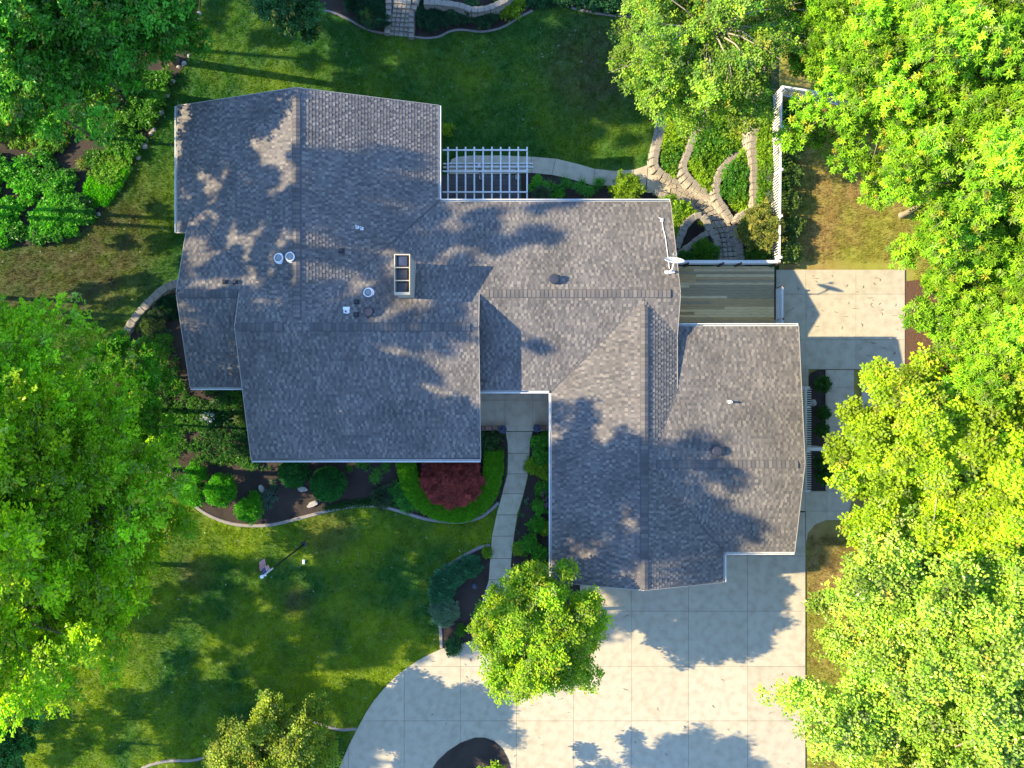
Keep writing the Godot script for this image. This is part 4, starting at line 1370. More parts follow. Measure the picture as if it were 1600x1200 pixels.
func dish() -> void:
	var p := rat(1046, 424, 0.0)
	var o := thing("satellite_dish", "white oval satellite dish on a short mast near the east eave", "satellite dish", p)
	var top := Vector3(0.02, 0.86, -0.3)
	var aim := Vector3(0.08, sin(0.52), -cos(0.52)).normalized()
	var s := Vector3.UP.cross(aim).normalized()
	var u := aim.cross(s)
	var mb := Mb.new()
	var n := 22
	var rings := []
	for k in 6:
		var rr := k / 5.0
		var row := []
		for i in n:
			var a := TAU * i / n
			row.append(top + s * cos(a) * 0.44 * rr + u * sin(a) * 0.36 * rr + aim * 0.085 * rr * rr)
		rings.append(row)
	for side in [0.0, -0.012]:
		for k in 5:
			for i in n:
				var j := (i + 1) % n
				var d: Vector3 = aim * side
				mb.quad(rings[k][i] + d, rings[k + 1][i] + d, rings[k + 1][j] + d, rings[k][j] + d)
	for i in n:
		var j := (i + 1) % n
		mb.quad(rings[5][i], rings[5][i] - aim * 0.02, rings[5][j] - aim * 0.02, rings[5][j])
	part(o, "reflector", mb.done(), M.white_metal)
	mb = Mb.new()
	mb.tube(Vector3(0, 0, 0), Vector3(0, 0.55, 0), 0.028, 0.028, 8)
	mb.tube(Vector3(0, 0.55, 0), top - aim * 0.02, 0.028, 0.03, 8)
	mb.tube(Vector3(0.18, 0.02, 0.12), Vector3(0, 0.42, 0), 0.016, 0.016, 6)
	mb.tube(Vector3(-0.14, 0.02, 0.14), Vector3(0, 0.42, 0), 0.016, 0.016, 6)
	part(o, "mast", mb.done(), M.white_metal)
	mb = Mb.new()
	mb.box(Vector3(0.01, 0.03, 0.06), Vector3(0.46, 0.035, 0.16), Color.WHITE, Basis(), 0.008)
	part(o, "foot", mb.done(), M.white_metal)
	mb = Mb.new()
	mb.tube(top - u * 0.36, top + aim * 0.3 - u * 0.16, 0.012, 0.014, 6)
	part(o, "feed_arm", mb.done(), M.grey_metal)
	for k in [-1, 1]:
		mb = Mb.new()
		var q: Vector3 = top + aim * 0.3 - u * 0.12 + s * 0.06 * k
		mb.tube(q + aim * 0.07, q - aim * 0.05, 0.03, 0.04, 10, Color.WHITE, true)
		part(o, "feed_horn", mb.done(), M.grey_metal)
	mb = Mb.new()
	var pts := [[1044, 403], [1042, 388], [1040, 372], [1036, 356], [1035, 346], [1032, 341], [1029, 340]]
	var prev := rat(1046, 420, 0.03)
	var q0 := prev
	for v in pts:
		var q := rat(v[0], v[1], 0.035)
		mb.tube(prev, q, 0.016, 0.016, 6)
		prev = q
	mb.box(rat(1034, 344, 0.04), Vector3(0.12, 0.05, 0.16))
	tag(solo("antenna_cable", mb.done(), M.white_metal), "thin pale cable running over the shingles from the satellite dish", "cable")

func pergola() -> void:
	var o := thing("pergola", "white open pergola of thin rafters over the paver patio", "pergola", Vector3(-1.3, -2.4, -10))
	for i in 10:
		var x := -3.33 + i * 0.457
		bar(o, "rafter", Vector3(x, 0.0, -8.2), Vector3(x, 0.0, -12.33), 0.075, 0.14, M.white_paint)
	for z in [-12.15, -11.05, -9.97]:
		bar(o, "purlin", Vector3(-3.6, 0.1, z), Vector3(0.82, 0.1, z), 0.07, 0.06, M.white_paint)
	for z in [-11.52, -11.33]:
		bar(o, "beam", Vector3(-3.6, -0.19, z), Vector3(1.1, -0.19, z), 0.05, 0.22, M.white_paint)
	for x in [-1.71, 0.3]:
		bar(o, "post", Vector3(x, -2.4, -11.425), Vector3(x, -0.1, -11.425), 0.13, 0.13, M.white_paint)
		bar(o, "post_base", Vector3(x, -2.42, -11.425), Vector3(x, -2.2, -11.425), 0.2, 0.2, M.white_paint)

func picket_fence(label: String, a: Vector3, b: Vector3, h: float, posts: Array, group := "white picket fences") -> void:
	var o := thing("picket_fence", label, "fence", a, group)
	var L := (b - a).length()
	var d := (b - a) / L
	var s := Vector3(-d.z, 0, d.x)
	var bs := Basis(d, Vector3.UP, -s)
	var pk := Mb.new()
	pk.box(Vector3(0, (h - 0.06) * 0.5, 0), Vector3(0.07, h - 0.06, 0.022))
	var pm := pk.done()
	var n := int(L / 0.135)
	for i in n:
		part(o, "picket", pm, M.white_paint, Transform3D(bs, d * (i + 0.5) * L / n - s * 0.035))
	for y in [0.2, h - 0.14]:
		var r := Mb.new()
		r.box(d * L * 0.5 + Vector3(0, y, 0), Vector3(L, 0.08, 0.045), Color.WHITE, bs)
		part(o, "rail", r.done(), M.white_paint)
	var cap := Mb.new()
	cap.box(d * L * 0.5 + Vector3(0, h - 0.02, 0) - s * 0.01, Vector3(L, 0.035, 0.09), Color.WHITE, bs, 0.008)
	part(o, "top_rail", cap.done(), M.white_paint)
	for t in posts:
		var p := Mb.new()
		p.box(d * L * t + Vector3(0, h * 0.5, 0) + s * 0.06, Vector3(0.13, h + 0.06, 0.13), Color.WHITE, bs, 0.02)
		part(o, "post", p.done(), M.white_paint)

func deck() -> void:
	var o := thing("wooden_deck", "weathered brown wooden deck between the house and the garage", "deck", Vector3(10.4, 0, -4.2))
	var x0 := 7.15
	var x1 := 13.62
	var z0 := -6.12
	var n := 28
	var mats := []
	for k in 9:
		var m: StandardMaterial3D = M.plank.duplicate()
		m.vertex_color_use_as_albedo = false
		var v: float = [0.6, 1.0, 1.35, 0.8, 1.15, 0.65, 1.3, 0.9, 1.05][k]
		var w: float = [0.0, 0.2, 0.35, 0.6, 0.1, 0.8, 0.5, 0.9, 0.3][k]
		var c := Color(0.66, 0.52, 0.30).lerp(Color(0.72, 0.44, 0.15), w)
		m.albedo_color = lin(c.r * v, c.g * v, c.b * v)
		m.uv1_offset = Vector3(k * 0.37, 0, k * 0.61)
		mats.append(m)
	for i in n:
		var z := z0 + 0.14 * (i + 0.5)
		var cut := [rng.randf_range(0.25, 0.75)]
		var xs := [x0, lerpf(x0, x1, cut[0]), x1] if i % 2 else [x0, x1]
		for j in xs.size() - 1:
			var b := Mb.new()
			b.box(Vector3((xs[j] + xs[j + 1]) * 0.5, 0.1 + rng.randf_range(-0.002, 0.002), z) - o.position, Vector3(xs[j + 1] - xs[j] - 0.006, 0.04, 0.132), Color.WHITE, Basis(), 0.006)
			var k := rng.randi() % 5
			if i > 14: k = [3, 5, 7, 6, 3][k]
			part(o, "plank", b.done(), mats[k])
	for x in [7.6, 10.4, 13.3]: bar(o, "joist", Vector3(x, -0.01, z0), Vector3(x, -0.01, -2.2), 0.05, 0.17, M.brown_wood)
	# board railings
	var r := thing("deck_railing", "white board railing along the north edge of the deck", "railing", Vector3(10.4, 0.1, -6.2), "white deck railings")
	bar(r, "top_rail", Vector3(7.7, 1.0, -6.2), Vector3(13.6, 1.0, -6.2), 0.15, 0.035, M.white_paint)
	for y in [0.22, 0.47, 0.72]: bar(r, "rail", Vector3(7.7, y, -6.2), Vector3(13.6, y, -6.2), 0.03, 0.14, M.white_paint)
	for x in [8.92, 10.7, 11.6, 13.5]: bar(r, "post", Vector3(x, 0.0, -6.12), Vector3(x, 1.05, -6.12), 0.09, 0.09, M.brown_wood)
	r = thing("deck_railing", "white board railing at the east side of the deck by the concrete pad", "railing", Vector3(13.66, 0.1, -3.6), "white deck railings")
	bar(r, "top_rail", Vector3(13.7, 1.0, -4.95), Vector3(13.7, 1.0, -2.3), 0.1, 0.03, M.white_paint)
	for y in [0.2, 0.42, 0.64, 0.84]: bar(r, "rail", Vector3(13.7, y, -4.95), Vector3(13.7, y, -2.3), 0.03, 0.13, M.white_paint)
	for z in [-4.95, -3.3]: bar(r, "post", Vector3(13.74, 0.0, z), Vector3(13.74, 1.06, z), 0.09, 0.09, M.brown_wood)

func arbour() -> void:
	var o := thing("wall_arbour", "white slatted arbour frame along the east wall of the garage", "arbour", Vector3(13.8, 0, 2.7))
	var y := 2.45
	for x in [13.98, 14.28]: bar(o, "beam", Vector3(x, y, 0.15), Vector3(x, y, 5.25), 0.09, 0.12, M.white_paint)
	var n := 46
	for i in n:
		var z := 0.25 + i * (4.9 / (n - 1))
		bar(o, "slat", Vector3(13.8, y + 0.1, z), Vector3(14.5, y + 0.1, z), 0.035, 0.07, M.white_paint)
	for z in [0.17, 1.13, 3.3, 5.22]:
		bar(o, "bracket", Vector3(12.95, y - 0.12, z), Vector3(14.52, y - 0.12, z), 0.09, 0.12, M.white_paint)
		bar(o, "post", Vector3(14.35, 0.0, z), Vector3(14.35, y - 0.05, z), 0.09, 0.09, M.white_paint)
	var g := thing("side_gate", "pale grey board gate standing across the bark strip", "gate", Vector3(15.4, 0, 3.2))
	for i in 11: bar(g, "board", Vector3(14.45 + i * 0.13, 0.12, 3.25), Vector3(14.45 + i * 0.13, 1.55, 3.25), 0.12, 0.02, M.white_paint)
	for yy in [0.35, 1.35]: bar(g, "rail", Vector3(14.4, yy, 3.28), Vector3(15.85, yy, 3.28), 0.04, 0.09, M.white_paint)
	bar(g, "top_rail", Vector3(14.4, 1.6, 3.25), Vector3(15.85, 1.6, 3.25), 0.16, 0.04, M.white_paint)

func brick_wall(x0: float, x1: float, z: float, label: String) -> void:
	var o := thing("brick_wall", label, "garden wall", Vector3((x0 + x1) / 2, 0.2, z), "low brick walls beside the entry")
	var mats := []
	for k in 4:
		var m: StandardMaterial3D = M.brick.duplicate()
		m.vertex_color_use_as_albedo = false
		var v: float = [0.7, 1.0, 1.25, 0.9][k]
		m.albedo_color = lin(0.25 * v, (0.135 if k % 2 else 0.15) * v, 0.11 * v)
		mats.append(m)
	var mo := Mb.new()
	mo.box(Vector3(0, 0.06, 0), Vector3(x1 - x0 - 0.01, 0.58, 0.19))
	part(o, "mortar", mo.done(), M.joint)
	var bm := Mb.new()
	bm.box(Vector3.ZERO, Vector3(0.1, 0.066, 0.22), Color.WHITE, Basis(), 0.006)
	var mesh := bm.done()
	var n := int((x1 - x0) / 0.11)
	for c in 8:
		for i in n:
			if c < 7 and c > 0 and i % 2 == 1: continue
			var x := x0 + (i + 0.5) * (x1 - x0) / n
			var sc := Vector3(1, 1, 1) if c == 7 else Vector3(2.0, 1, 0.98)
			if c < 7 and i % 2 == 1: continue
			part(o, "brick", mesh, mats[rng.randi() % 4], Transform3D(Basis.from_scale(sc), Vector3(x + (0.0 if c == 7 else (0.05 if c % 2 else 0.0)), -0.2 + c * 0.079, z) - Vector3(o.position.x, 0, o.position.z)))

func lantern(x: float, z: float, label: String) -> void:
	var o := thing("pier_urn", label, "urn", Vector3(x, 0.2, z), "dark round urns beside the entry")
	var b := Mb.new()
	b.box(Vector3(0, 0.26, 0), Vector3(0.3, 0.62, 0.3), Color.WHITE, Basis(), 0.012)
	part(o, "pedestal", b.done(), M.brick)
	b = Mb.new()
	b.lathe([[0.08, 0.57], [0.1, 0.6], [0.19, 0.7], [0.215, 0.8], [0.19, 0.88], [0.2, 0.9], [0.165, 0.9], [0.13, 0.84]], 20)
	part(o, "bowl", b.done(), M.dark_metal)
	b = Mb.new()
	b.lathe([[0.14, 0.85], [0.12, 0.9], [0.05, 0.93], [0.02, 0.98], [0.0, 0.98]], 16)
	part(o, "lid", b.done(), M.dark_metal)

func flagpole() -> void:
	var base := gat(475.5, 850)
	var o := thing("flagpole", "slim dark flagpole standing in the front lawn", "flagpole", base)
	var b := Mb.new()
	b.tube(Vector3.ZERO, Vector3(0, 4.9, 0), 0.045, 0.035, 10)
	part(o, "pole", b.done(), M.black_metal)
	b = Mb.new()
	b.tube(Vector3(0, 4.9, 0), Vector3(0, 6.2, 0), 0.035, 0.03, 10)
	part(o, "upper_pole", b.done(), M.white_metal)
	b = Mb.new()
	b.lathe([[0.0, 6.18], [0.06, 6.21], [0.085, 6.28], [0.06, 6.35], [0.0, 6.37]], 14)
	b.box(Vector3(0.07, 6.16, -0.02), Vector3(0.16, 0.06, 0.05))
	part(o, "finial", b.done(), M.white_metal)
	b = Mb.new()
	b.lathe([[0.16, 0.0], [0.16, 0.05], [0.07, 0.09], [0.05, 0.09]], 14)
	part(o, "collar", b.done(), M.black_metal)
	# the flag hangs in folds from the pole
	b = Mb.new()
	var n := 30
	var m := 26
	var pt := func(i: int, j: int) -> Vector3:
		var u := float(i) / n
		var v := float(j) / m
		var fold := sin(u * 11.0 + v * 1.2) * 0.11 * (0.3 + u)
		return Vector3(-0.05 - u * (0.42 + 0.1 * v), 5.85 - v * 1.0 - u * u * 0.55, 0.03 - u * 0.26 + fold)
	for i in n:
		for j in m:
			var stripe := int(float(j) / m * 13.0)
			var col := Color(0.5, 0.025, 0.04) if stripe % 2 == 0 else Color(0.75, 0.74, 0.72)
			if float(i) / n < 0.4 and stripe < 7:
				col = Color(0.025, 0.04, 0.16)
				if (i % 3 == 1) and (j % 4 == 1 or j % 4 == 2) and (i + j) % 2 == 0: col = Color(0.75, 0.75, 0.75)
			b.quad(pt.call(i, j), pt.call(i, j + 1), pt.call(i + 1, j + 1), pt.call(i + 1, j), col)
	tag(solo("flag", b.done(), M.flag_cloth, base), "red and white striped flag with a blue corner hanging limp", "flag")
	b = Mb.new()
	b.box(Vector3(0, 0.09, 0), Vector3(0.12, 0.14, 0.22), Color.WHITE, Basis(), 0.02)
	tag(solo("utility_box", b.done(), M.white_metal, gat(475.5, 877)), "small pale box sitting in the grass near the flagpole foot", "box")
	# path light
	var p := gat(742, 912)
	var l := thing("path_light", "dark domed path light with a brass stem in the kerbside bed", "garden light", p)
	b = Mb.new()
	b.tube(Vector3.ZERO, Vector3(0, 0.5, 0), 0.018, 0.018, 8)
	part(l, "stem", b.done(), M.brass)
	b = Mb.new()
	b.lathe([[0.15, 0.46], [0.155, 0.48], [0.1, 0.54], [0.03, 0.57], [0.0, 0.59]], 18)
	part(l, "shade", b.done(), M.dark_metal)

func flat_rock(px: float, py: float, label: String, w: float, d: float, turn: float) -> void:
	var r := RandomNumberGenerator.new()
	r.seed = int(px + py)
	var poly := PackedVector2Array()
	for i in 7:
		var a := TAU * i / 7.0 + r.randf_range(-0.2, 0.2)
		poly.append(Vector2(cos(a) * w * r.randf_range(0.8, 1.1), sin(a) * d * r.randf_range(0.8, 1.1)).rotated(turn))
	var mb := Mb.new()
	mb.prism(poly, -0.05, 0.1, Color.WHITE, 0.02)
	tag(solo("flat_stone", mb.done(), M.rock, gat(px, py) + Vector3(0, 0.07, 0)), label, "stone", "flat stones in the front bed")

func hedge() -> void:
	var o := thing("hedge", "clipped bright green hedge curving in a U round the red maple", "hedge", gat(700, 790))
	var r := RandomNumberGenerator.new()
	r.seed = 909
	var line := curve([632, 700, 636, 722, 642, 748, 655, 773, 678, 791, 705, 799, 730, 797, 750, 785, 764, 765, 770, 742, 772, 718, 772, 706], null, 0.05)
	var xs := []
	var cols := []
	for i in line.size():
		var t: Vector3 = line[mini(i + 2, line.size() - 1)] - line[maxi(i - 2, 0)]
		var s := Vector3(-t.z, 0, t.x).normalized()
		for k in 22:
			var u := r.randf_range(-1, 1)
			var y := 0.62 - 0.14 * pow(absf(u), 3.0) + r.randf_range(-0.1, 0.05)
			if r.randf() < 0.3:
				y = r.randf_range(0.05, 0.6)
				u = 1.0 if r.randf() < 0.5 else -1.0
			xs.append(Transform3D(spin(r, 0.7, r.randf_range(0.8, 1.2)), line[i] - o.position + s * u * 0.38 + Vector3(r.randf_range(-0.05, 0.05), y, r.randf_range(-0.05, 0.05))))
			cols.append(mixc(Color(0.07, 0.28, 0.008), Color(0.17, 0.48, 0.012), r.randf(), r.randf_range(0.8, 1.2)))
	var st := Mb.new()
	for i in range(0, line.size(), 8):
		st.tube(line[i] - o.position, line[i] - o.position + Vector3(r.randf_range(-0.1, 0.1), 0.5, r.randf_range(-0.1, 0.1)), 0.02, 0.01, 4)
	part(o, "stems", st.done(), M.bark)
	scatter(o, "foliage", MESH.small, M.leaf, xs, cols)

func maple() -> void:
	var g := gat(708, 747)
	var o := thing("japanese_maple", "low domed red leaved maple inside the curved hedge", "tree", g)
	var r := RandomNumberGenerator.new()
	r.seed = 4
	var bk := Mb.new()
	bk.tube(Vector3.ZERO, Vector3(0.1, 0.8, 0), 0.09, 0.07, 8)
	var xs := []
	var cols := []
	for b in 85:
		var d := rdir(r)
		d.y = absf(d.y) * 0.9 + 0.02
		d = d.normalized()
		var f := r.randf_range(0.75, 1.0) * (1.0 + 0.2 * noise.get_noise_3d(d.x * 60, d.y * 60, d.z * 60))
		var p := Vector3(d.x * 1.42 * f, 0.5 + d.y * 1.45 * f, d.z * 1.25 * f)
		bk.tube(Vector3(0.1, 0.75, 0), p, 0.03, 0.006, 4)
		var k := r.randf_range(0.75, 1.2)
		for i in 42:
			var q := rdir(r) * pow(r.randf(), 0.5)
			xs.append(Transform3D(spin(r, 0.4, r.randf_range(0.8, 1.3)), p + Vector3(q.x * 0.34, q.y * 0.12 - 0.1 * q.length(), q.z * 0.34)))
			cols.append(mixc(Color(0.2, 0.03, 0.035), Color(0.5, 0.12, 0.08), r.randf(), k * r.randf_range(0.85, 1.2)))
	part(o, "trunk", bk.done(), M.bark)
	scatter(o, "crown", MESH.lace, M.matt_leaf, xs, cols)

# ---------------------------------------------------------------- planting
func wpoly(a: Array, h: float) -> PackedVector2Array:
	var p := PackedVector2Array()
	for i in range(0, a.size(), 2):
		var v := at(a[i], a[i + 1], h)
		p.append(Vector2(v.x, v.z))
	return p

func planting() -> void:
	var deep := Color(0.02, 0.1, 0.02)
	var mid := Color(0.06, 0.22, 0.02)
	var lime := Color(0.2, 0.3, 0.015)
	var yel := Color(0.27, 0.44, 0.015)
	# --- terraces
	cover("groundcover", "yellow-green groundcover in the first terrace bed by the lawn", wpoly([1048, 150, 1100, 178, 1072, 240, 1064, 262, 1072, 278, 1050, 272, 1036, 252, 1040, 225, 1046, 195], -1.9), -2.0, 900, 0.42, {"c0": mid, "c1": yel, "gaps": -0.35})
	cover("groundcover", "lush green groundcover filling the widest terrace bed", wpoly([1116, 150, 1176, 150, 1174, 200, 1166, 222, 1140, 240, 1122, 264, 1114, 292, 1116, 306, 1084, 278, 1080, 258, 1086, 236, 1104, 206], -1.4), -1.43, 1500, 0.45, {"c0": mid, "c1": yel, "gaps": -0.4})
	cover("groundcover", "bright groundcover between the curved wall and the straight wall", wpoly([1166, 238, 1172, 246, 1174, 300, 1168, 325, 1148, 336, 1136, 320, 1128, 300, 1132, 274, 1146, 256], -0.9), -0.93, 560, 0.4, {"c0": mid, "c1": yel, "gaps": -0.3})
	cover("groundcover", "yellow-green groundcover along the inside of the picket fence", wpoly([1192, 120, 1206, 150, 1208, 250, 1206, 340, 1188, 330, 1186, 240, 1188, 180], -0.3), -0.32, 900, 0.45, {"c0": mid, "c1": yel, "gaps": -0.35})
	cover("groundcover", "dark green groundcover in the angle of the two picket fences", wpoly([1222, 165, 1262, 172, 1258, 200, 1236, 228, 1226, 300, 1222, 300], 0.0), 0.0, 520, 0.35, {"c0": deep, "c1": mid})
	cover("groundcover", "green leafy planting between the house corner and arched wall", wpoly([1052, 318, 1070, 322, 1084, 334, 1070, 352, 1060, 385, 1050, 385], -1.3), -1.3, 320, 0.5, {"c0": mid, "c1": yel})
	tussock("ornamental_grass", "bright arching grass clump beside the straight terrace wall", 1153, 302, 20, 0.75, {"base": -0.9, "n": 7, "c0": Color(0.15, 0.27, 0.02), "c1": yel})
	tussock("ornamental_grass", "small sunlit grass tuft in the top of the arched wall bed", 1093, 348, 9, 0.4, {"base": -0.7, "n": 4, "c0": Color(0.15, 0.27, 0.02), "c1": yel})
	shrub("round_shrub", "low bright green mound of leaves beside the upper stairs", 1099, 396, 19, 0.6, {"base": -0.35, "c0": Color(0.05, 0.17, 0.01), "c1": Color(0.1, 0.27, 0.02)})
	shrub("round_shrub", "small dark shrub tucked against the eave above the deck", 1068, 407, 12, 0.6, {"base": -0.35, "c0": deep, "c1": mid})
	shrub("variegated_shrub", "large yellow and green mottled shrub right of the upper stairs", 1178, 362, 31, 1.5, {"base": -0.3, "c0": Color(0.12, 0.2, 0.03), "c1": Color(0.38, 0.36, 0.08), "leaf": "broad", "size": 0.6, "n": 900})
	shrub("round_shrub", "low green shrub below the mottled shrub beside the railing", 1180, 397, 17, 0.55, {"base": -0.3, "c0": mid, "c1": Color(0.1, 0.22, 0.02)})
	shrub("round_shrub", "small loose shrub at the foot of the fence by the deck", 1201, 408, 9, 0.5, {"base": -0.2, "c0": mid, "c1": Color(0.12, 0.2, 0.05)})
	for q in [[1197, 275, 11, "upper silvery blue shrub beside the picket fence"], [1201, 310, 9, "lower silvery blue shrub beside the picket fence"]]:
		shrub("silver_shrub", q[3], q[0], q[1], q[2], 0.6, {"base": -0.3, "leaf": "needle", "c0": Color(0.13, 0.2, 0.14), "c1": Color(0.25, 0.32, 0.24)})
	shrub("round_shrub", "small lime shrub between the two silvery shrubs", 1191, 296, 9, 0.5, {"base": -0.3, "c0": mid, "c1": lime})
	boulder(1180, 409, 0.2, "rounded tan boulder on the bark beside the deck railing")
	# outside the fence
	for i in 5:
		shrub("laurel_shrub", ["northernmost glossy shrub outside the picket fence", "glossy shrub second from the north outside the fence", "middle glossy shrub of the row outside the fence", "glossy shrub second from the concrete pad outside the fence", "glossy shrub nearest the concrete pad outside the fence"][i], 1231 + (i % 2) * 3, 240 + i * 39, 14, 0.65, {"leaf": "broad", "mat": "gloss_leaf", "size": 0.6, "n": 380, "c0": Color(0.035, 0.1, 0.02), "c1": Color(0.13, 0.2, 0.03), "group": "glossy shrubs along the outside of the fence"})
	# --- under the north eave
	for i in 7:
		tussock("fern", ["westernmost fern by the pergola end", "second fern along the rear path", "third fern along the rear path", "fern in the middle of the eave bed", "fifth fern along the rear path", "sixth fern near the yellow bush", "fern touching the yellow bush"][i], 838 + i * 16.5, 287 + (i % 3) * 7, 17, 0.7, {"n": 8, "c0": Color(0.05, 0.24, 0.025), "c1": Color(0.13, 0.46, 0.04), "leaf": "hosta" if i in [0, 2] else "blade", "group": "ferns under the north eave", "base": -2.35})
	shrub("silver_shrub", "pale blue-green low shrub at the pergola corner", 846, 306, 12, 0.5, {"base": -2.4, "leaf": "needle", "c0": Color(0.08, 0.15, 0.1), "c1": Color(0.15, 0.22, 0.15)})
	shrub("golden_shrub", "bright yellow-green bush at the end of the rear path", 978, 300, 25, 1.0, {"base": -2.4, "c0": Color(0.16, 0.27, 0.015), "c1": yel, "leaf": "broad", "size": 0.5, "n": 500})
	shrub("golden_shrub", "yellow-green bush beside the garden stairs at the house corner", 1042, 322, 14, 0.8, {"base": -1.6, "c0": mid, "c1": yel})
	shrub("golden_shrub", "small yellow-green bush poking out beside the north wing", 700, 208, 9, 1.0, {"base": -2.4, "c0": Color(0.16, 0.27, 0.015), "c1": yel})
	# --- front bed
	for q in [[314, 738, 17, "smallest bright green ball shrub, nearest the corner trees"], [354, 763, 27, "largest bright green ball shrub of the loose group"], [396, 793, 22, "bright green ball shrub closest to the lawn kerb"], [311, 772, 18, "shaded green ball shrub half under the big tree"], [400, 775, 9, "tiny bright green shrub joined to the ball by the kerb"]]:
		shrub("ball_shrub", q[3], q[0], q[1], q[2] * 0.86, q[2] / 30.0 * 1.4, {"c0": Color(0.05, 0.26, 0.008), "c1": Color(0.12, 0.48, 0.012), "group": "bright green ball shrubs in the front bed", "lump": 0.25})
	shrub("clipped_ball", "smaller dark clipped ball shrub half under the eave", 467, 735, 22, 1.35, {"clip": true, "c0": Color(0.015, 0.1, 0.02), "c1": Color(0.04, 0.24, 0.04), "lump": 0.04, "group": "dark clipped ball shrubs"})
	shrub("clipped_ball", "larger dark clipped ball shrub in front of the eave", 519, 753, 25, 1.5, {"clip": true, "c0": Color(0.015, 0.11, 0.02), "c1": Color(0.04, 0.26, 0.04), "lump": 0.04, "group": "dark clipped ball shrubs"})
	tussock("blue_grass", "blue-green spiky grass clump among the flat stones", 426, 778, 19, 0.6, {"n": 7, "c0": Color(0.05, 0.12, 0.08), "c1": Color(0.11, 0.18, 0.13)})
	tussock("blue_grass", "darker spiky clump just above the blue-green grass", 430, 756, 14, 0.5, {"n": 5, "c0": Color(0.03, 0.09, 0.05), "c1": Color(0.07, 0.14, 0.08)})
	flat_rock(410, 763, "upright grey stone flake beside the blue-green grass", 0.14, 0.26, -0.4)
	flat_rock(474, 764, "pale flat stone left of the larger clipped ball", 0.27, 0.16, 0.0)
	flat_rock(490, 787, "long pale flat stone nearest the lawn kerb", 0.33, 0.15, -0.5)
	var lil := [[570, 726, 14], [586, 744, 18], [602, 728, 12], [612, 762, 9], [560, 718, 12], [548, 732, 8]]
	for i in lil.size():
		tussock("daylily", ["leftmost daylily clump of the front bed by the eave", "largest daylily clump in the front bed", "daylily clump nearest the hedge end", "small daylily clump lying below the others", "daylily clump under the eave", "tiny daylily beside the larger clipped ball"][i], lil[i][0], lil[i][1], lil[i][2], 0.5, {"n": 8, "c0": Color(0.05, 0.2, 0.02), "c1": Color(0.11, 0.36, 0.03), "group": "daylilies in the front bed"})
	shrub("spreading_plant", "spreading green plant overhanging the kerb left of the hedge", 640, 778, 20, 0.45, {"leaf": "broad", "size": 0.45, "n": 330, "c0": Color(0.03, 0.18, 0.025), "c1": Color(0.09, 0.38, 0.04)})
	shrub("spreading_plant", "spreading green plant touching the hedge corner at the kerb", 625, 768, 14, 0.4, {"leaf": "broad", "size": 0.45, "n": 200, "c0": Color(0.03, 0.16, 0.025), "c1": Color(0.08, 0.34, 0.04)})
	shrub("spreading_plant", "silvery low plant between daylilies and the spreading plants", 600, 775, 15, 0.35, {"leaf": "needle", "n": 220, "c0": Color(0.06, 0.13, 0.07), "c1": Color(0.12, 0.2, 0.1)})
	shrub("leafy_shrub", "leafy green shrub behind the brick wall end near the entry", 766, 688, 17, 0.7, {"leaf": "broad", "size": 0.5, "n": 260, "c0": Color(0.02, 0.08, 0.02), "c1": Color(0.07, 0.15, 0.03)})
	cover("groundcover", "low creeping groundcover along the inside of the front kerb", pl([500, 795, 545, 785, 590, 778, 625, 788, 600, 787, 560, 788, 520, 794]), -99.0, 260, 0.12, {"leaf": "small", "size": 1.2, "c0": deep, "c1": Color(0.04, 0.13, 0.03)})
	# west bed
	shrub("flowering_shrub", "low shrub covered in white flowers in the west bed", 331, 652, 11, 0.6, {"flowers": Color(0.7, 0.7, 0.78), "nf": 46, "c0": deep, "c1": mid})
	tussock("hosta", "large blue-green hosta left of the white flowers", 322, 674, 18, 0.5, {"leaf": "hosta", "n": 6, "size": 0.8, "c0": Color(0.02, 0.1, 0.035), "c1": Color(0.05, 0.18, 0.06)})
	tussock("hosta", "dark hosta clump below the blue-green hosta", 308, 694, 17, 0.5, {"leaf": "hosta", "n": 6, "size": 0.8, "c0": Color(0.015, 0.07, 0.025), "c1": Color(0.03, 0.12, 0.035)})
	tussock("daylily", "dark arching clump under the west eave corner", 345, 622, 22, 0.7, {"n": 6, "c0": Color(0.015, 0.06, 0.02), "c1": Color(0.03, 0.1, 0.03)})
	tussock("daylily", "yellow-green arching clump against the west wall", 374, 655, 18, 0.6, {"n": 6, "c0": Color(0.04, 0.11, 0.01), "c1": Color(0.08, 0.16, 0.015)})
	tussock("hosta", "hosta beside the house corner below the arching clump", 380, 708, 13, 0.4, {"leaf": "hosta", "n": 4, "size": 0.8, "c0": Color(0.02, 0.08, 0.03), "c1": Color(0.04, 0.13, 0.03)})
	shrub("juniper", "dark blue-green juniper inside the capped wall by the eave", 268, 482, 18, 0.5, {"leaf": "needle", "c0": Color(0.02, 0.09, 0.04), "c1": Color(0.05, 0.15, 0.07), "n": 420})
	shrub("juniper", "grey-green juniper along the middle of the capped wall", 243, 506, 17, 0.45, {"leaf": "needle", "c0": Color(0.05, 0.12, 0.06), "c1": Color(0.13, 0.2, 0.1), "n": 420})
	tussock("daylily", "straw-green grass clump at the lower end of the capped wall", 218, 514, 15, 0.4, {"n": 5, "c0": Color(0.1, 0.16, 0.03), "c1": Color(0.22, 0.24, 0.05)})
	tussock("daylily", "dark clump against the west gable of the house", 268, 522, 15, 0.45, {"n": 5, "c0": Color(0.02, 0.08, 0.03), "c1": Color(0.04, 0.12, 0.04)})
	cover("groundcover", "loose low leaves over the bark of the west bed", pl([215, 530, 270, 520, 290, 600, 300, 608, 378, 608, 400, 720, 430, 735, 320, 722, 230, 720, 190, 640]), -99.0, 2300, 0.26, {"leaf": "broad", "size": 0.55, "c0": deep, "c1": Color(0.09, 0.28, 0.025), "gaps": -0.3})
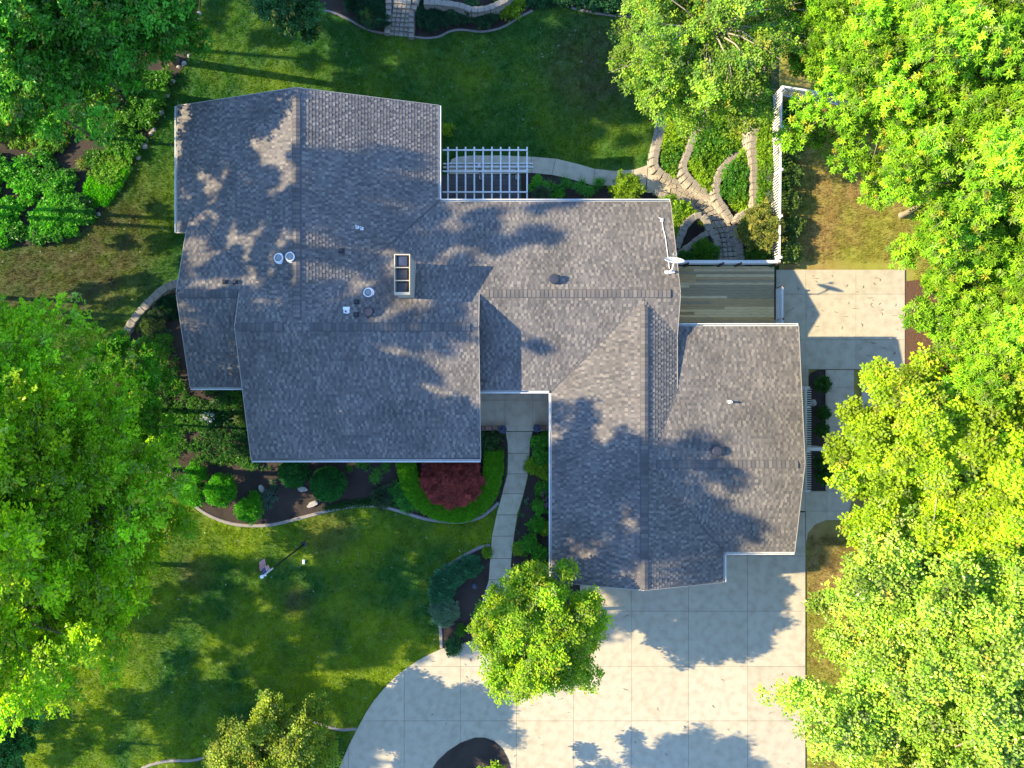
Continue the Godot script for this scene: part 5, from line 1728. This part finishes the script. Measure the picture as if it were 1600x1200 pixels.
	# --- kerbside bed
	var ju := [[693, 905, 16, "upper juniper along the curved kerb by the walk"], [690, 925, 17, "middle juniper along the curved kerb by the walk"], [714, 893, 15, "juniper leaning over the top of the kerbside bed"], [735, 882, 14, "green leafy juniper nearest the walk"], [696, 954, 18, "silvery juniper spilling over the kerb"]]
	for q in ju:
		shrub("juniper", q[3], q[0], q[1], q[2], 0.5, {"leaf": "needle", "n": 380, "c0": Color(0.04, 0.18, 0.09) if q[1] < 940 else Color(0.14, 0.26, 0.18), "c1": Color(0.13, 0.38, 0.2) if q[1] < 940 else Color(0.32, 0.48, 0.34), "group": "junipers in the kerbside bed"})
	shrub("leafy_shrub", "small yellow-tipped shrub at the top corner by the walk", 762, 861, 7, 0.4, {"c0": mid, "c1": yel})
	shrub("leafy_shrub", "small bright green shrub in the point of the kerbside bed", 721, 982, 7, 0.4, {"c0": mid, "c1": Color(0.1, 0.25, 0.02)})
	shrub("leafy_shrub", "dark glossy rounded shrub at the drive corner", 709, 1006, 12, 0.6, {"leaf": "broad", "mat": "gloss_leaf", "size": 0.5, "n": 240, "c0": Color(0.015, 0.09, 0.025), "c1": Color(0.05, 0.16, 0.03)})
	# --- entry bed
	var en := [[842, 690, 11, 0.6, 0], [856, 684, 9, 0.5, 0], [845, 712, 13, 0.6, 0], [832, 726, 12, 0.45, 1], [852, 735, 11, 0.5, 1], [848, 762, 11, 0.5, 0], [843, 790, 11, 0.5, 0], [838, 818, 12, 0.5, 0], [852, 824, 9, 0.4, 1], [826, 848, 14, 0.6, 0], [812, 855, 9, 0.4, 1], [843, 862, 12, 0.5, 0], [835, 880, 12, 0.5, 1], [855, 885, 7, 0.4, 1]]
	var en_l := ["green perennial beside the right entry urn", "green perennial between the urn and gutter", "bushy green perennial below the entry urn", "yellow-green perennial spilling onto the walk", "yellow-green perennial against the garage gutter", "green perennial beside the pink flowers", "green perennial below the pink flowers", "bushy perennial in the middle of the entry bed", "yellow flowered perennial near the gutter", "large leafy perennial where the walk narrows", "golden perennial hanging over the walk edge", "green perennial above the small drive tree", "golden perennial just above the small drive tree", "small golden perennial at the garage corner"]
	for i in en.size():
		shrub("perennial", en_l[i], en[i][0], en[i][1], en[i][2], en[i][3], {"leaf": "broad", "size": 0.5, "n": 170, "c0": Color(0.04, 0.2, 0.02) if en[i][4] == 0 else Color(0.17, 0.3, 0.015), "c1": Color(0.13, 0.46, 0.03) if en[i][4] == 0 else yel, "category": "perennial", "group": "perennials in the entry bed"})
	shrub("flowering_plant", "pink flowering plant close to the garage gutter", 854, 772, 9, 0.6, {"flowers": Color(0.55, 0.16, 0.42), "nf": 26, "c0": deep, "c1": mid, "category": "flower"})
	shrub("flowering_plant", "second pink flowering plant further down the gutter", 856, 786, 7, 0.5, {"flowers": Color(0.5, 0.16, 0.38), "nf": 16, "c0": deep, "c1": mid, "category": "flower"})
	for q in [[821, 782, 8, "upper pale blue-green hosta beside the walk"], [817, 806, 7, "middle pale blue-green hosta beside the walk"], [809, 830, 6, "lower pale blue-green hosta beside the walk"]]:
		tussock("hosta", q[3], q[0], q[1], q[2], 0.3, {"leaf": "hosta", "n": 3, "size": 0.8, "c0": Color(0.1, 0.22, 0.13), "c1": Color(0.16, 0.28, 0.18)})
	# --- garage side strip
	for q in [[1280, 600, 11, "bushy green shrub at the rounded end of the side strip"], [1280, 645, 9, "dark shrub behind the slatted arbour"], [1278, 671, 8, "small green shrub above the side gate"], [1283, 742, 12, "dark leafy shrub below the side gate"], [1277, 720, 9, "small dark shrub just below the gate"]]:
		shrub("leafy_shrub", q[3], q[0], q[1], q[2], 0.7, {"leaf": "broad", "size": 0.45, "n": 260, "c0": Color(0.02, 0.09, 0.015), "c1": Color(0.06, 0.18, 0.02)})
	boulder(1270, 629, 0.22, "round tan stone behind the arbour posts")
	# --- north bed
	for q in [[588, 24, 27, "spreading dark yew left of the top stairs"], [676, 27, 26, "spreading dark yew right of the top stairs"], [560, 4, 20, "dark yew at the top edge left of the stairs"]]:
		shrub("spreading_yew", q[3], q[0], q[1], q[2], 0.8, {"leaf": "needle", "n": 900, "c0": Color(0.02, 0.085, 0.045), "c1": Color(0.05, 0.15, 0.075), "group": "spreading yews by the top stairs"})
	for q in [[735, 26, 17, "rounded dark shrub in the middle of the top bed"], [755, 36, 13, "dark shrub leaning over the pale kerb"], [709, 32, 12, "low grey-green shrub beside the rounded dark shrub"], [768, 30, 9, "small shrub right of the dark shrubs"]]:
		shrub("round_shrub", q[3], q[0], q[1], q[2], 0.9, {"leaf": "broad", "size": 0.5, "n": 420, "c0": Color(0.015, 0.07, 0.03), "c1": Color(0.05, 0.14, 0.05)})
	shrub("golden_shrub", "sunlit yellow-green bush at the right of the top bed", 796, 14, 22, 0.8, {"c0": Color(0.12, 0.24, 0.01), "c1": yel, "leaf": "broad", "size": 0.5, "n": 500})
	cover("groundcover", "dark green groundcover at the top edge beside the locust", pl([815, -40, 820, 14, 860, 8, 893, 10, 930, 17, 985, 24, 1000, -40]), -99.0, 900, 0.35, {"c0": deep, "c1": Color(0.03, 0.13, 0.05)})
	tussock("hosta", "small bright plant at the foot of the top stairs", 645, 50, 6, 0.35, {"leaf": "hosta", "n": 3, "c0": mid, "c1": Color(0.1, 0.25, 0.04)})
	# --- shady garden in the north-west
	cover("groundcover", "bright green moss-like carpet at the garden tip", pl([133, 296, 141, 280, 152, 276, 158, 264, 172, 258, 184, 262, 195, 258, 207, 263, 199, 276, 192, 290, 181, 303, 176, 314, 166, 322, 160, 318, 150, 325, 146, 312, 136, 306]), -99.0, 1500, 0.12, {"leaf": "small", "size": 1.3, "c0": Color(0.06, 0.36, 0.008), "c1": Color(0.16, 0.58, 0.015)})
	cover("groundcover", "mixed green groundcover along the stone edged garden border", pl([150, 120, 270, 118, 252, 172, 236, 205, 210, 250, 170, 235, 140, 180]), -99.0, 1700, 0.4, {"c0": mid, "c1": Color(0.16, 0.42, 0.03), "gaps": -0.25})
	cover("groundcover", "broad sweep of green groundcover at the left edge", pl([-60, 262, 20, 240, 50, 252, 75, 240, 100, 268, 118, 270, 128, 300, 142, 312, 150, 332, 158, 338, 118, 366, 70, 380, -60, 386]), -99.0, 3200, 0.4, {"c0": deep, "c1": Color(0.12, 0.48, 0.02), "gaps": -0.16})
	cover("groundcover", "grey-green low planting over bark in the shady garden", pl([0, 190, 100, 170, 150, 190, 160, 240, 120, 262, 60, 240, 0, 240]), -99.0, 620, 0.25, {"c0": Color(0.05, 0.1, 0.03), "c1": Color(0.2, 0.24, 0.03), "gaps": 0.05, "size": 0.7})
	cover("groundcover", "scattered undergrowth over the bark of the shady garden", pl([-60, 150, 140, 130, 262, 130, 240, 200, 190, 285, 118, 368, -60, 384]), -99.0, 2600, 0.3, {"c0": mid, "c1": Color(0.2, 0.42, 0.03), "gaps": 0.02, "size": 0.75})
	var nw := [[130, 256, 15, "feathery yellow-green fern by the moss carpet", 1], [178, 248, 14, "sunlit arching fern near the three big stones", 1], [105, 220, 13, "yellow-green fern on the bark in the shady garden", 1], [112, 290, 14, "blue-grey fern beside the moss carpet", 0], [150, 200, 9, "small lime tuft under the garden trees", 1], [238, 192, 8, "small round lime plant beside the edging stones", 1]]
	for q in nw:
		tussock("fern", q[3], q[0], q[1], q[2], 0.5, {"n": 7, "c0": Color(0.1, 0.22, 0.015) if q[4] else Color(0.04, 0.11, 0.07), "c1": Color(0.26, 0.33, 0.02) if q[4] else Color(0.1, 0.17, 0.12)})
	for q in [[190, 165, 14, "grey flowering shrub in the shade of the garden trees"], [70, 185, 13, "small grey-green shrub on the dark bark"], [25, 200, 12, "grey shrub on the bark at the left edge"]]:
		shrub("leafy_shrub", q[3], q[0], q[1], q[2], 0.7, {"leaf": "broad", "size": 0.5, "n": 220, "c0": Color(0.05, 0.1, 0.05), "c1": Color(0.11, 0.17, 0.08)})

func trees() -> void:
	var lc0 := Color(0.16, 0.46, 0.012)
	var lc1 := Color(0.5, 0.8, 0.025)
	var rc0 := Color(0.075, 0.27, 0.014)
	var rc1 := Color(0.43, 0.7, 0.045)
	# west side
	tree("maple_tree", "tall green maple at the left edge above the west bed", 8, 645, 9.0, 4.4, 5.0, {"trunk": 0.13, "per": 44, "bough": 0.19, "c0": lc0, "c1": lc1, "boughs": 135, "leaf": "broad"})
	tree("maple_tree", "broad green maple overhanging the kerb at the front bed", 134, 785, 8.4, 3.8, 5.0, {"trunk": 0.13, "per": 46, "bough": 0.19, "c0": lc0, "c1": lc1, "boughs": 150, "leaf": "broad"})
	tree("maple_tree", "big maple with sunlit yellow leaves at the left lawn edge", 58, 945, 9.0, 4.0, 5.0, {"trunk": 0.13, "per": 46, "bough": 0.19, "c0": lc0, "c1": Color(0.62, 0.82, 0.02), "boughs": 150, "leaf": "broad"})
	tree("maple_tree", "maple crown cut by the left edge of the view", -90, 790, 13.5, 4.6, 7.0, {"trunk": 0.13, "per": 46, "bough": 0.19, "c0": lc0, "c1": Color(0.62, 0.8, 0.02), "boughs": 150, "leaf": "broad"})
	tree("young_tree", "low leafy tree between the west bed and the big maple", 212, 588, 3.2, 1.9, 1.9, {"c0": Color(0.05, 0.24, 0.012), "c1": Color(0.16, 0.5, 0.02), "boughs": 50, "per": 50, "leaf": "broad", "size": 0.75, "trunk": 0.07})
	tree("young_tree", "small leafy tree with spreading sprays beside the ball shrubs", 232, 668, 4.0, 1.45, 1.3, {"c0": Color(0.06, 0.26, 0.012), "c1": Color(0.2, 0.52, 0.02), "boughs": 34, "per": 40, "leaf": "broad", "size": 0.75, "trunk": 0.06})
	tree("young_tree", "small dark leaved tree at the bottom left edge", 5, 1155, 4.0, 1.7, 1.6, {"lean": 2.0, "c0": Color(0.04, 0.18, 0.04), "c1": Color(0.1, 0.36, 0.07), "boughs": 34, "per": 44, "leaf": "broad", "trunk": 0.07})
	# north-west garden
	var dc0 := Color(0.045, 0.25, 0.028)
	var dc1 := Color(0.2, 0.56, 0.045)
	tree("linden_tree", "dark round leaved tree filling the top left corner", 60, 50, 6.8, 4.0, 3.8, {"lean": 2.0, "c0": dc0, "c1": dc1, "boughs": 95, "leaf": "broad", "size": 1.1})
	tree("linden_tree", "dark leafy tree leaning over the rear lawn edge", 205, 30, 5.6, 3.0, 3.0, {"lean": 2.6, "c0": dc0, "c1": Color(0.16, 0.5, 0.04), "boughs": 85, "leaf": "broad", "size": 1.15})
	tree("young_tree", "sunlit lighter tree below the dark corner tree", 35, 150, 4.5, 2.3, 2.0, {"c0": Color(0.05, 0.16, 0.015), "c1": Color(0.17, 0.3, 0.02), "boughs": 52, "per": 50, "leaf": "broad", "size": 0.8, "trunk": 0.08})
	tree("linden_tree", "dark tree hanging into the top of the view left of the stairs", 455, -28, 6.0, 1.9, 2.6, {"lean": 2.8, "c0": Color(0.02, 0.1, 0.03), "c1": Color(0.06, 0.2, 0.05), "boughs": 55, "leaf": "broad"})
	# north-east and east
	tree("locust_tree", "feathery drooping tree over the top of the terraces", 1102, 62, 7.0, 3.75, 3.4, {"vary": 0.45, "lean": 2.6, "c0": Color(0.035, 0.18, 0.02), "c1": Color(0.36, 0.54, 0.04), "boughs": 130, "per": 46, "bough": 0.19, "leaf": "round", "size": 0.95, "hang": 0.5, "bark": "pale_bark"})
	var ch := {"trunk": 0.13, "lean": 3.8, "c0": rc0, "c1": rc1, "leaf": "rosette", "mat": "gloss_leaf", "boughs": 105, "per": 92, "size": 0.62, "bough": 0.215, "vary": 0.42, "bark": "pale_bark", "flat": 0.36}
	tree("hickory_tree", "tall sunlit tree behind the fence corner at top right", 1398, 112, 9.5, 3.8, 4.6, ch)
	tree("hickory_tree", "tall sunlit tree in the top right corner", 1500, 60, 11.0, 4.4, 5.0, ch)
	tree("hickory_tree", "sunlit tree reaching over the dry lawn above the pad", 1515, 290, 11.0, 3.4, 5.2, ch)
	tree("hickory_tree", "sunlit tree at the right edge beside the pad", 1605, 508, 10.5, 3.5, 5.0, ch)
	tree("hickory_tree", "smaller sunlit tree crowding the top of the fence corner", 1300, 30, 7.5, 2.6, 3.0, {"lean": 2.5, "c0": rc0, "c1": rc1, "leaf": "rosette", "boughs": 64, "per": 56, "size": 0.8, "bark": "pale_bark"})
	tree("hickory_tree", "smaller sunlit tree between the pad and right edge", 1528, 388, 7.5, 2.1, 3.0, {"trunk": 0.1, "lean": 4.4, "c0": rc0, "c1": rc1, "leaf": "rosette", "boughs": 55, "per": 56, "size": 0.95, "bark": "pale_bark"})
	var li := {"lean": 3.0, "vary": 0.35, "c0": Color(0.17, 0.33, 0.008), "c1": Color(0.46, 0.64, 0.02), "leaf": "round", "boughs": 140, "per": 60, "size": 1.2, "bark": "pale_bark", "bough": 0.17, "flat": 0.5}
	tree("honey_locust", "bright yellow-green tree over the east side path", 1428, 690, 8.0, 3.7, 4.2, li)
	tree("honey_locust", "bright yellow-green tree at the right edge of the view", 1560, 720, 9.5, 3.7, 4.6, li)
	var el := {"lean": 3.0, "vary": 0.35, "mat": "gloss_leaf", "c0": Color(0.13, 0.31, 0.012), "c1": Color(0.42, 0.6, 0.07), "leaf": "round", "boughs": 125, "per": 62, "size": 1.2, "bark": "pale_bark", "bough": 0.2, "stretch": 0.9, "flat": 0.4}
	tree("elm_tree", "elm with outward pointing sprays beside the drive", 1450, 955, 8.5, 3.6, 4.4, el)
	tree("elm_tree", "elm with long sprays in the bottom right corner", 1435, 1130, 9.0, 4.2, 4.6, el)
	tree("elm_tree", "elm crown at the right edge below the yellow-green trees", 1575, 1010, 10.0, 3.6, 4.8, el)
	# drive
	tree("drive_tree", "small bright round tree between the front walk and drive", 848, 978, 4.7, 2.95, 2.5, {"c0": Color(0.1, 0.33, 0.01), "c1": Color(0.42, 0.58, 0.015), "leaf": "round", "boughs": 95, "per": 58, "size": 1.05, "bough": 0.22, "trunk": 0.1})
	tree("young_tree", "sunlit bushy tree at the bottom edge left of the drive", 425, 1185, 3.6, 2.9, 2.2, {"c0": Color(0.1, 0.23, 0.02), "c1": Color(0.42, 0.5, 0.05), "leaf": "round", "boughs": 85, "per": 54, "size": 1.0, "bough": 0.2, "trunk": 0.09})
	tree("island_tree", "young tree in the bark island whose tips reach the bottom edge", 745, 1292, 5.5, 2.4, 2.4, {"c0": Color(0.14, 0.32, 0.01), "c1": Color(0.34, 0.52, 0.015), "leaf": "round", "boughs": 60, "per": 50, "size": 1.05, "trunk": 0.08})
	# trees to the west that shade the lawn and roofs
	var we := {"c0": lc0, "c1": lc1, "boughs": 120, "per": 24, "bough": 0.115, "trunk": 0.12, "leaf": "broad", "size": 1.15, "group": "trees beyond the left edge"}
	for q in [[-32.0, -9.2, 15.0, 3.2, 8.5], [-33.5, -4.3, 15.5, 3.3, 8.5], [-27.5, -18.6, 13.0, 4.0, 7.0], [-34.0, -22.5, 13.0, 4.2, 8.0], [-28.8, -4.6, 6.5, 3.3, 5.0], [-29.5, -9.5, 7.0, 3.0, 4.5], [-28.5, 18.0, 8.0, 3.8, 5.5], [-31.0, 11.5, 9.5, 3.6, 5.5]]:
		var hc: float = q[2]
		tree("maple_tree", "tall maple standing beyond the left edge of the view", 800.0 + q[0] * FOCAL / (CAM_H - hc), 600.0 + q[1] * FOCAL / (CAM_H - hc), hc, q[3], q[4], we)

func _ready() -> void:
	var cam := Camera3D.new()
	cam.name = "camera"
	add_child(cam)
	cam.position = Vector3(0, CAM_H, 0)
	cam.rotation_degrees = Vector3(-90, 0, 0)
	cam.fov = rad_to_deg(2.0 * atan(600.0 / FOCAL))
	cam.near = 0.1
	cam.far = 1500.0
	cam.current = true
	var env := Environment.new()
	env.background_mode = Environment.BG_SKY
	var sk := ProceduralSkyMaterial.new()
	sk.sky_top_color = lin(0.15, 0.27, 0.54)
	sk.sky_horizon_color = lin(0.30, 0.37, 0.46)
	sk.sky_curve = 0.12
	sk.ground_horizon_color = lin(0.2, 0.22, 0.2)
	sk.ground_bottom_color = lin(0.08, 0.09, 0.06)
	sk.sun_angle_max = 12.0
	var sky := Sky.new()
	sky.sky_material = sk
	env.sky = sky
	env.tonemap_mode = Environment.TONE_MAPPER_LINEAR
	env.tonemap_exposure = 3.9
	env.sdfgi_enabled = true
	env.ssao_enabled = true
	env.ssil_enabled = true
	var we := WorldEnvironment.new()
	we.name = "world"
	we.environment = env
	add_child(we)
	var sun := DirectionalLight3D.new()
	sun.name = "sun"
	sun.light_color = lin(1.0, 0.80, 0.50)
	sun.light_energy = 1.32
	sun.light_angular_distance = 0.5
	sun.shadow_enabled = true
	add_child(sun)
	sun.look_at_from_position(Vector3.ZERO, Vector3(1.0, -0.566, 0.058), Vector3.UP)

	rng.seed = 12345
	noise.seed = 7
	noise.frequency = 0.02
	noise2.seed = 19
	noise2.frequency = 0.02
	materials()
	for k in ["broad", "rosette", "round", "small", "needle", "lace", "blade", "hosta", "tuft", "petal"]:
		MESH[k] = cluster(k, 40 + k.length())
	define_roof()
	grounds()
	pavements()
	build_house()
	terraces()
	deck()
	pergola()
	picket_fence("white picket fence running north from the deck corner", Vector3(13.5, 0, -6.3), Vector3(13.6, 0, -15.0), 1.2, [0.01, 0.25, 0.52, 0.77, 0.99])
	picket_fence("white picket fence running east under the tall trees", Vector3(13.6, 0, -15.0), Vector3(20.6, 0, -13.9), 1.2, [0.25, 0.5, 0.75, 0.99])
	arbour()
	brick_wall(-1.55, -0.62, 2.27, "low brick wall left of the entry walk")
	brick_wall(1.42, 2.1, 2.22, "low brick wall right of the entry walk")
	lantern(-0.48, 2.3, "dark round urn on a pier left of the entry walk")
	lantern(1.28, 2.24, "dark round urn on a pier right of the entry walk")
	dish()
	flagpole()
	hedge()
	maple()
	planting()
	trees()
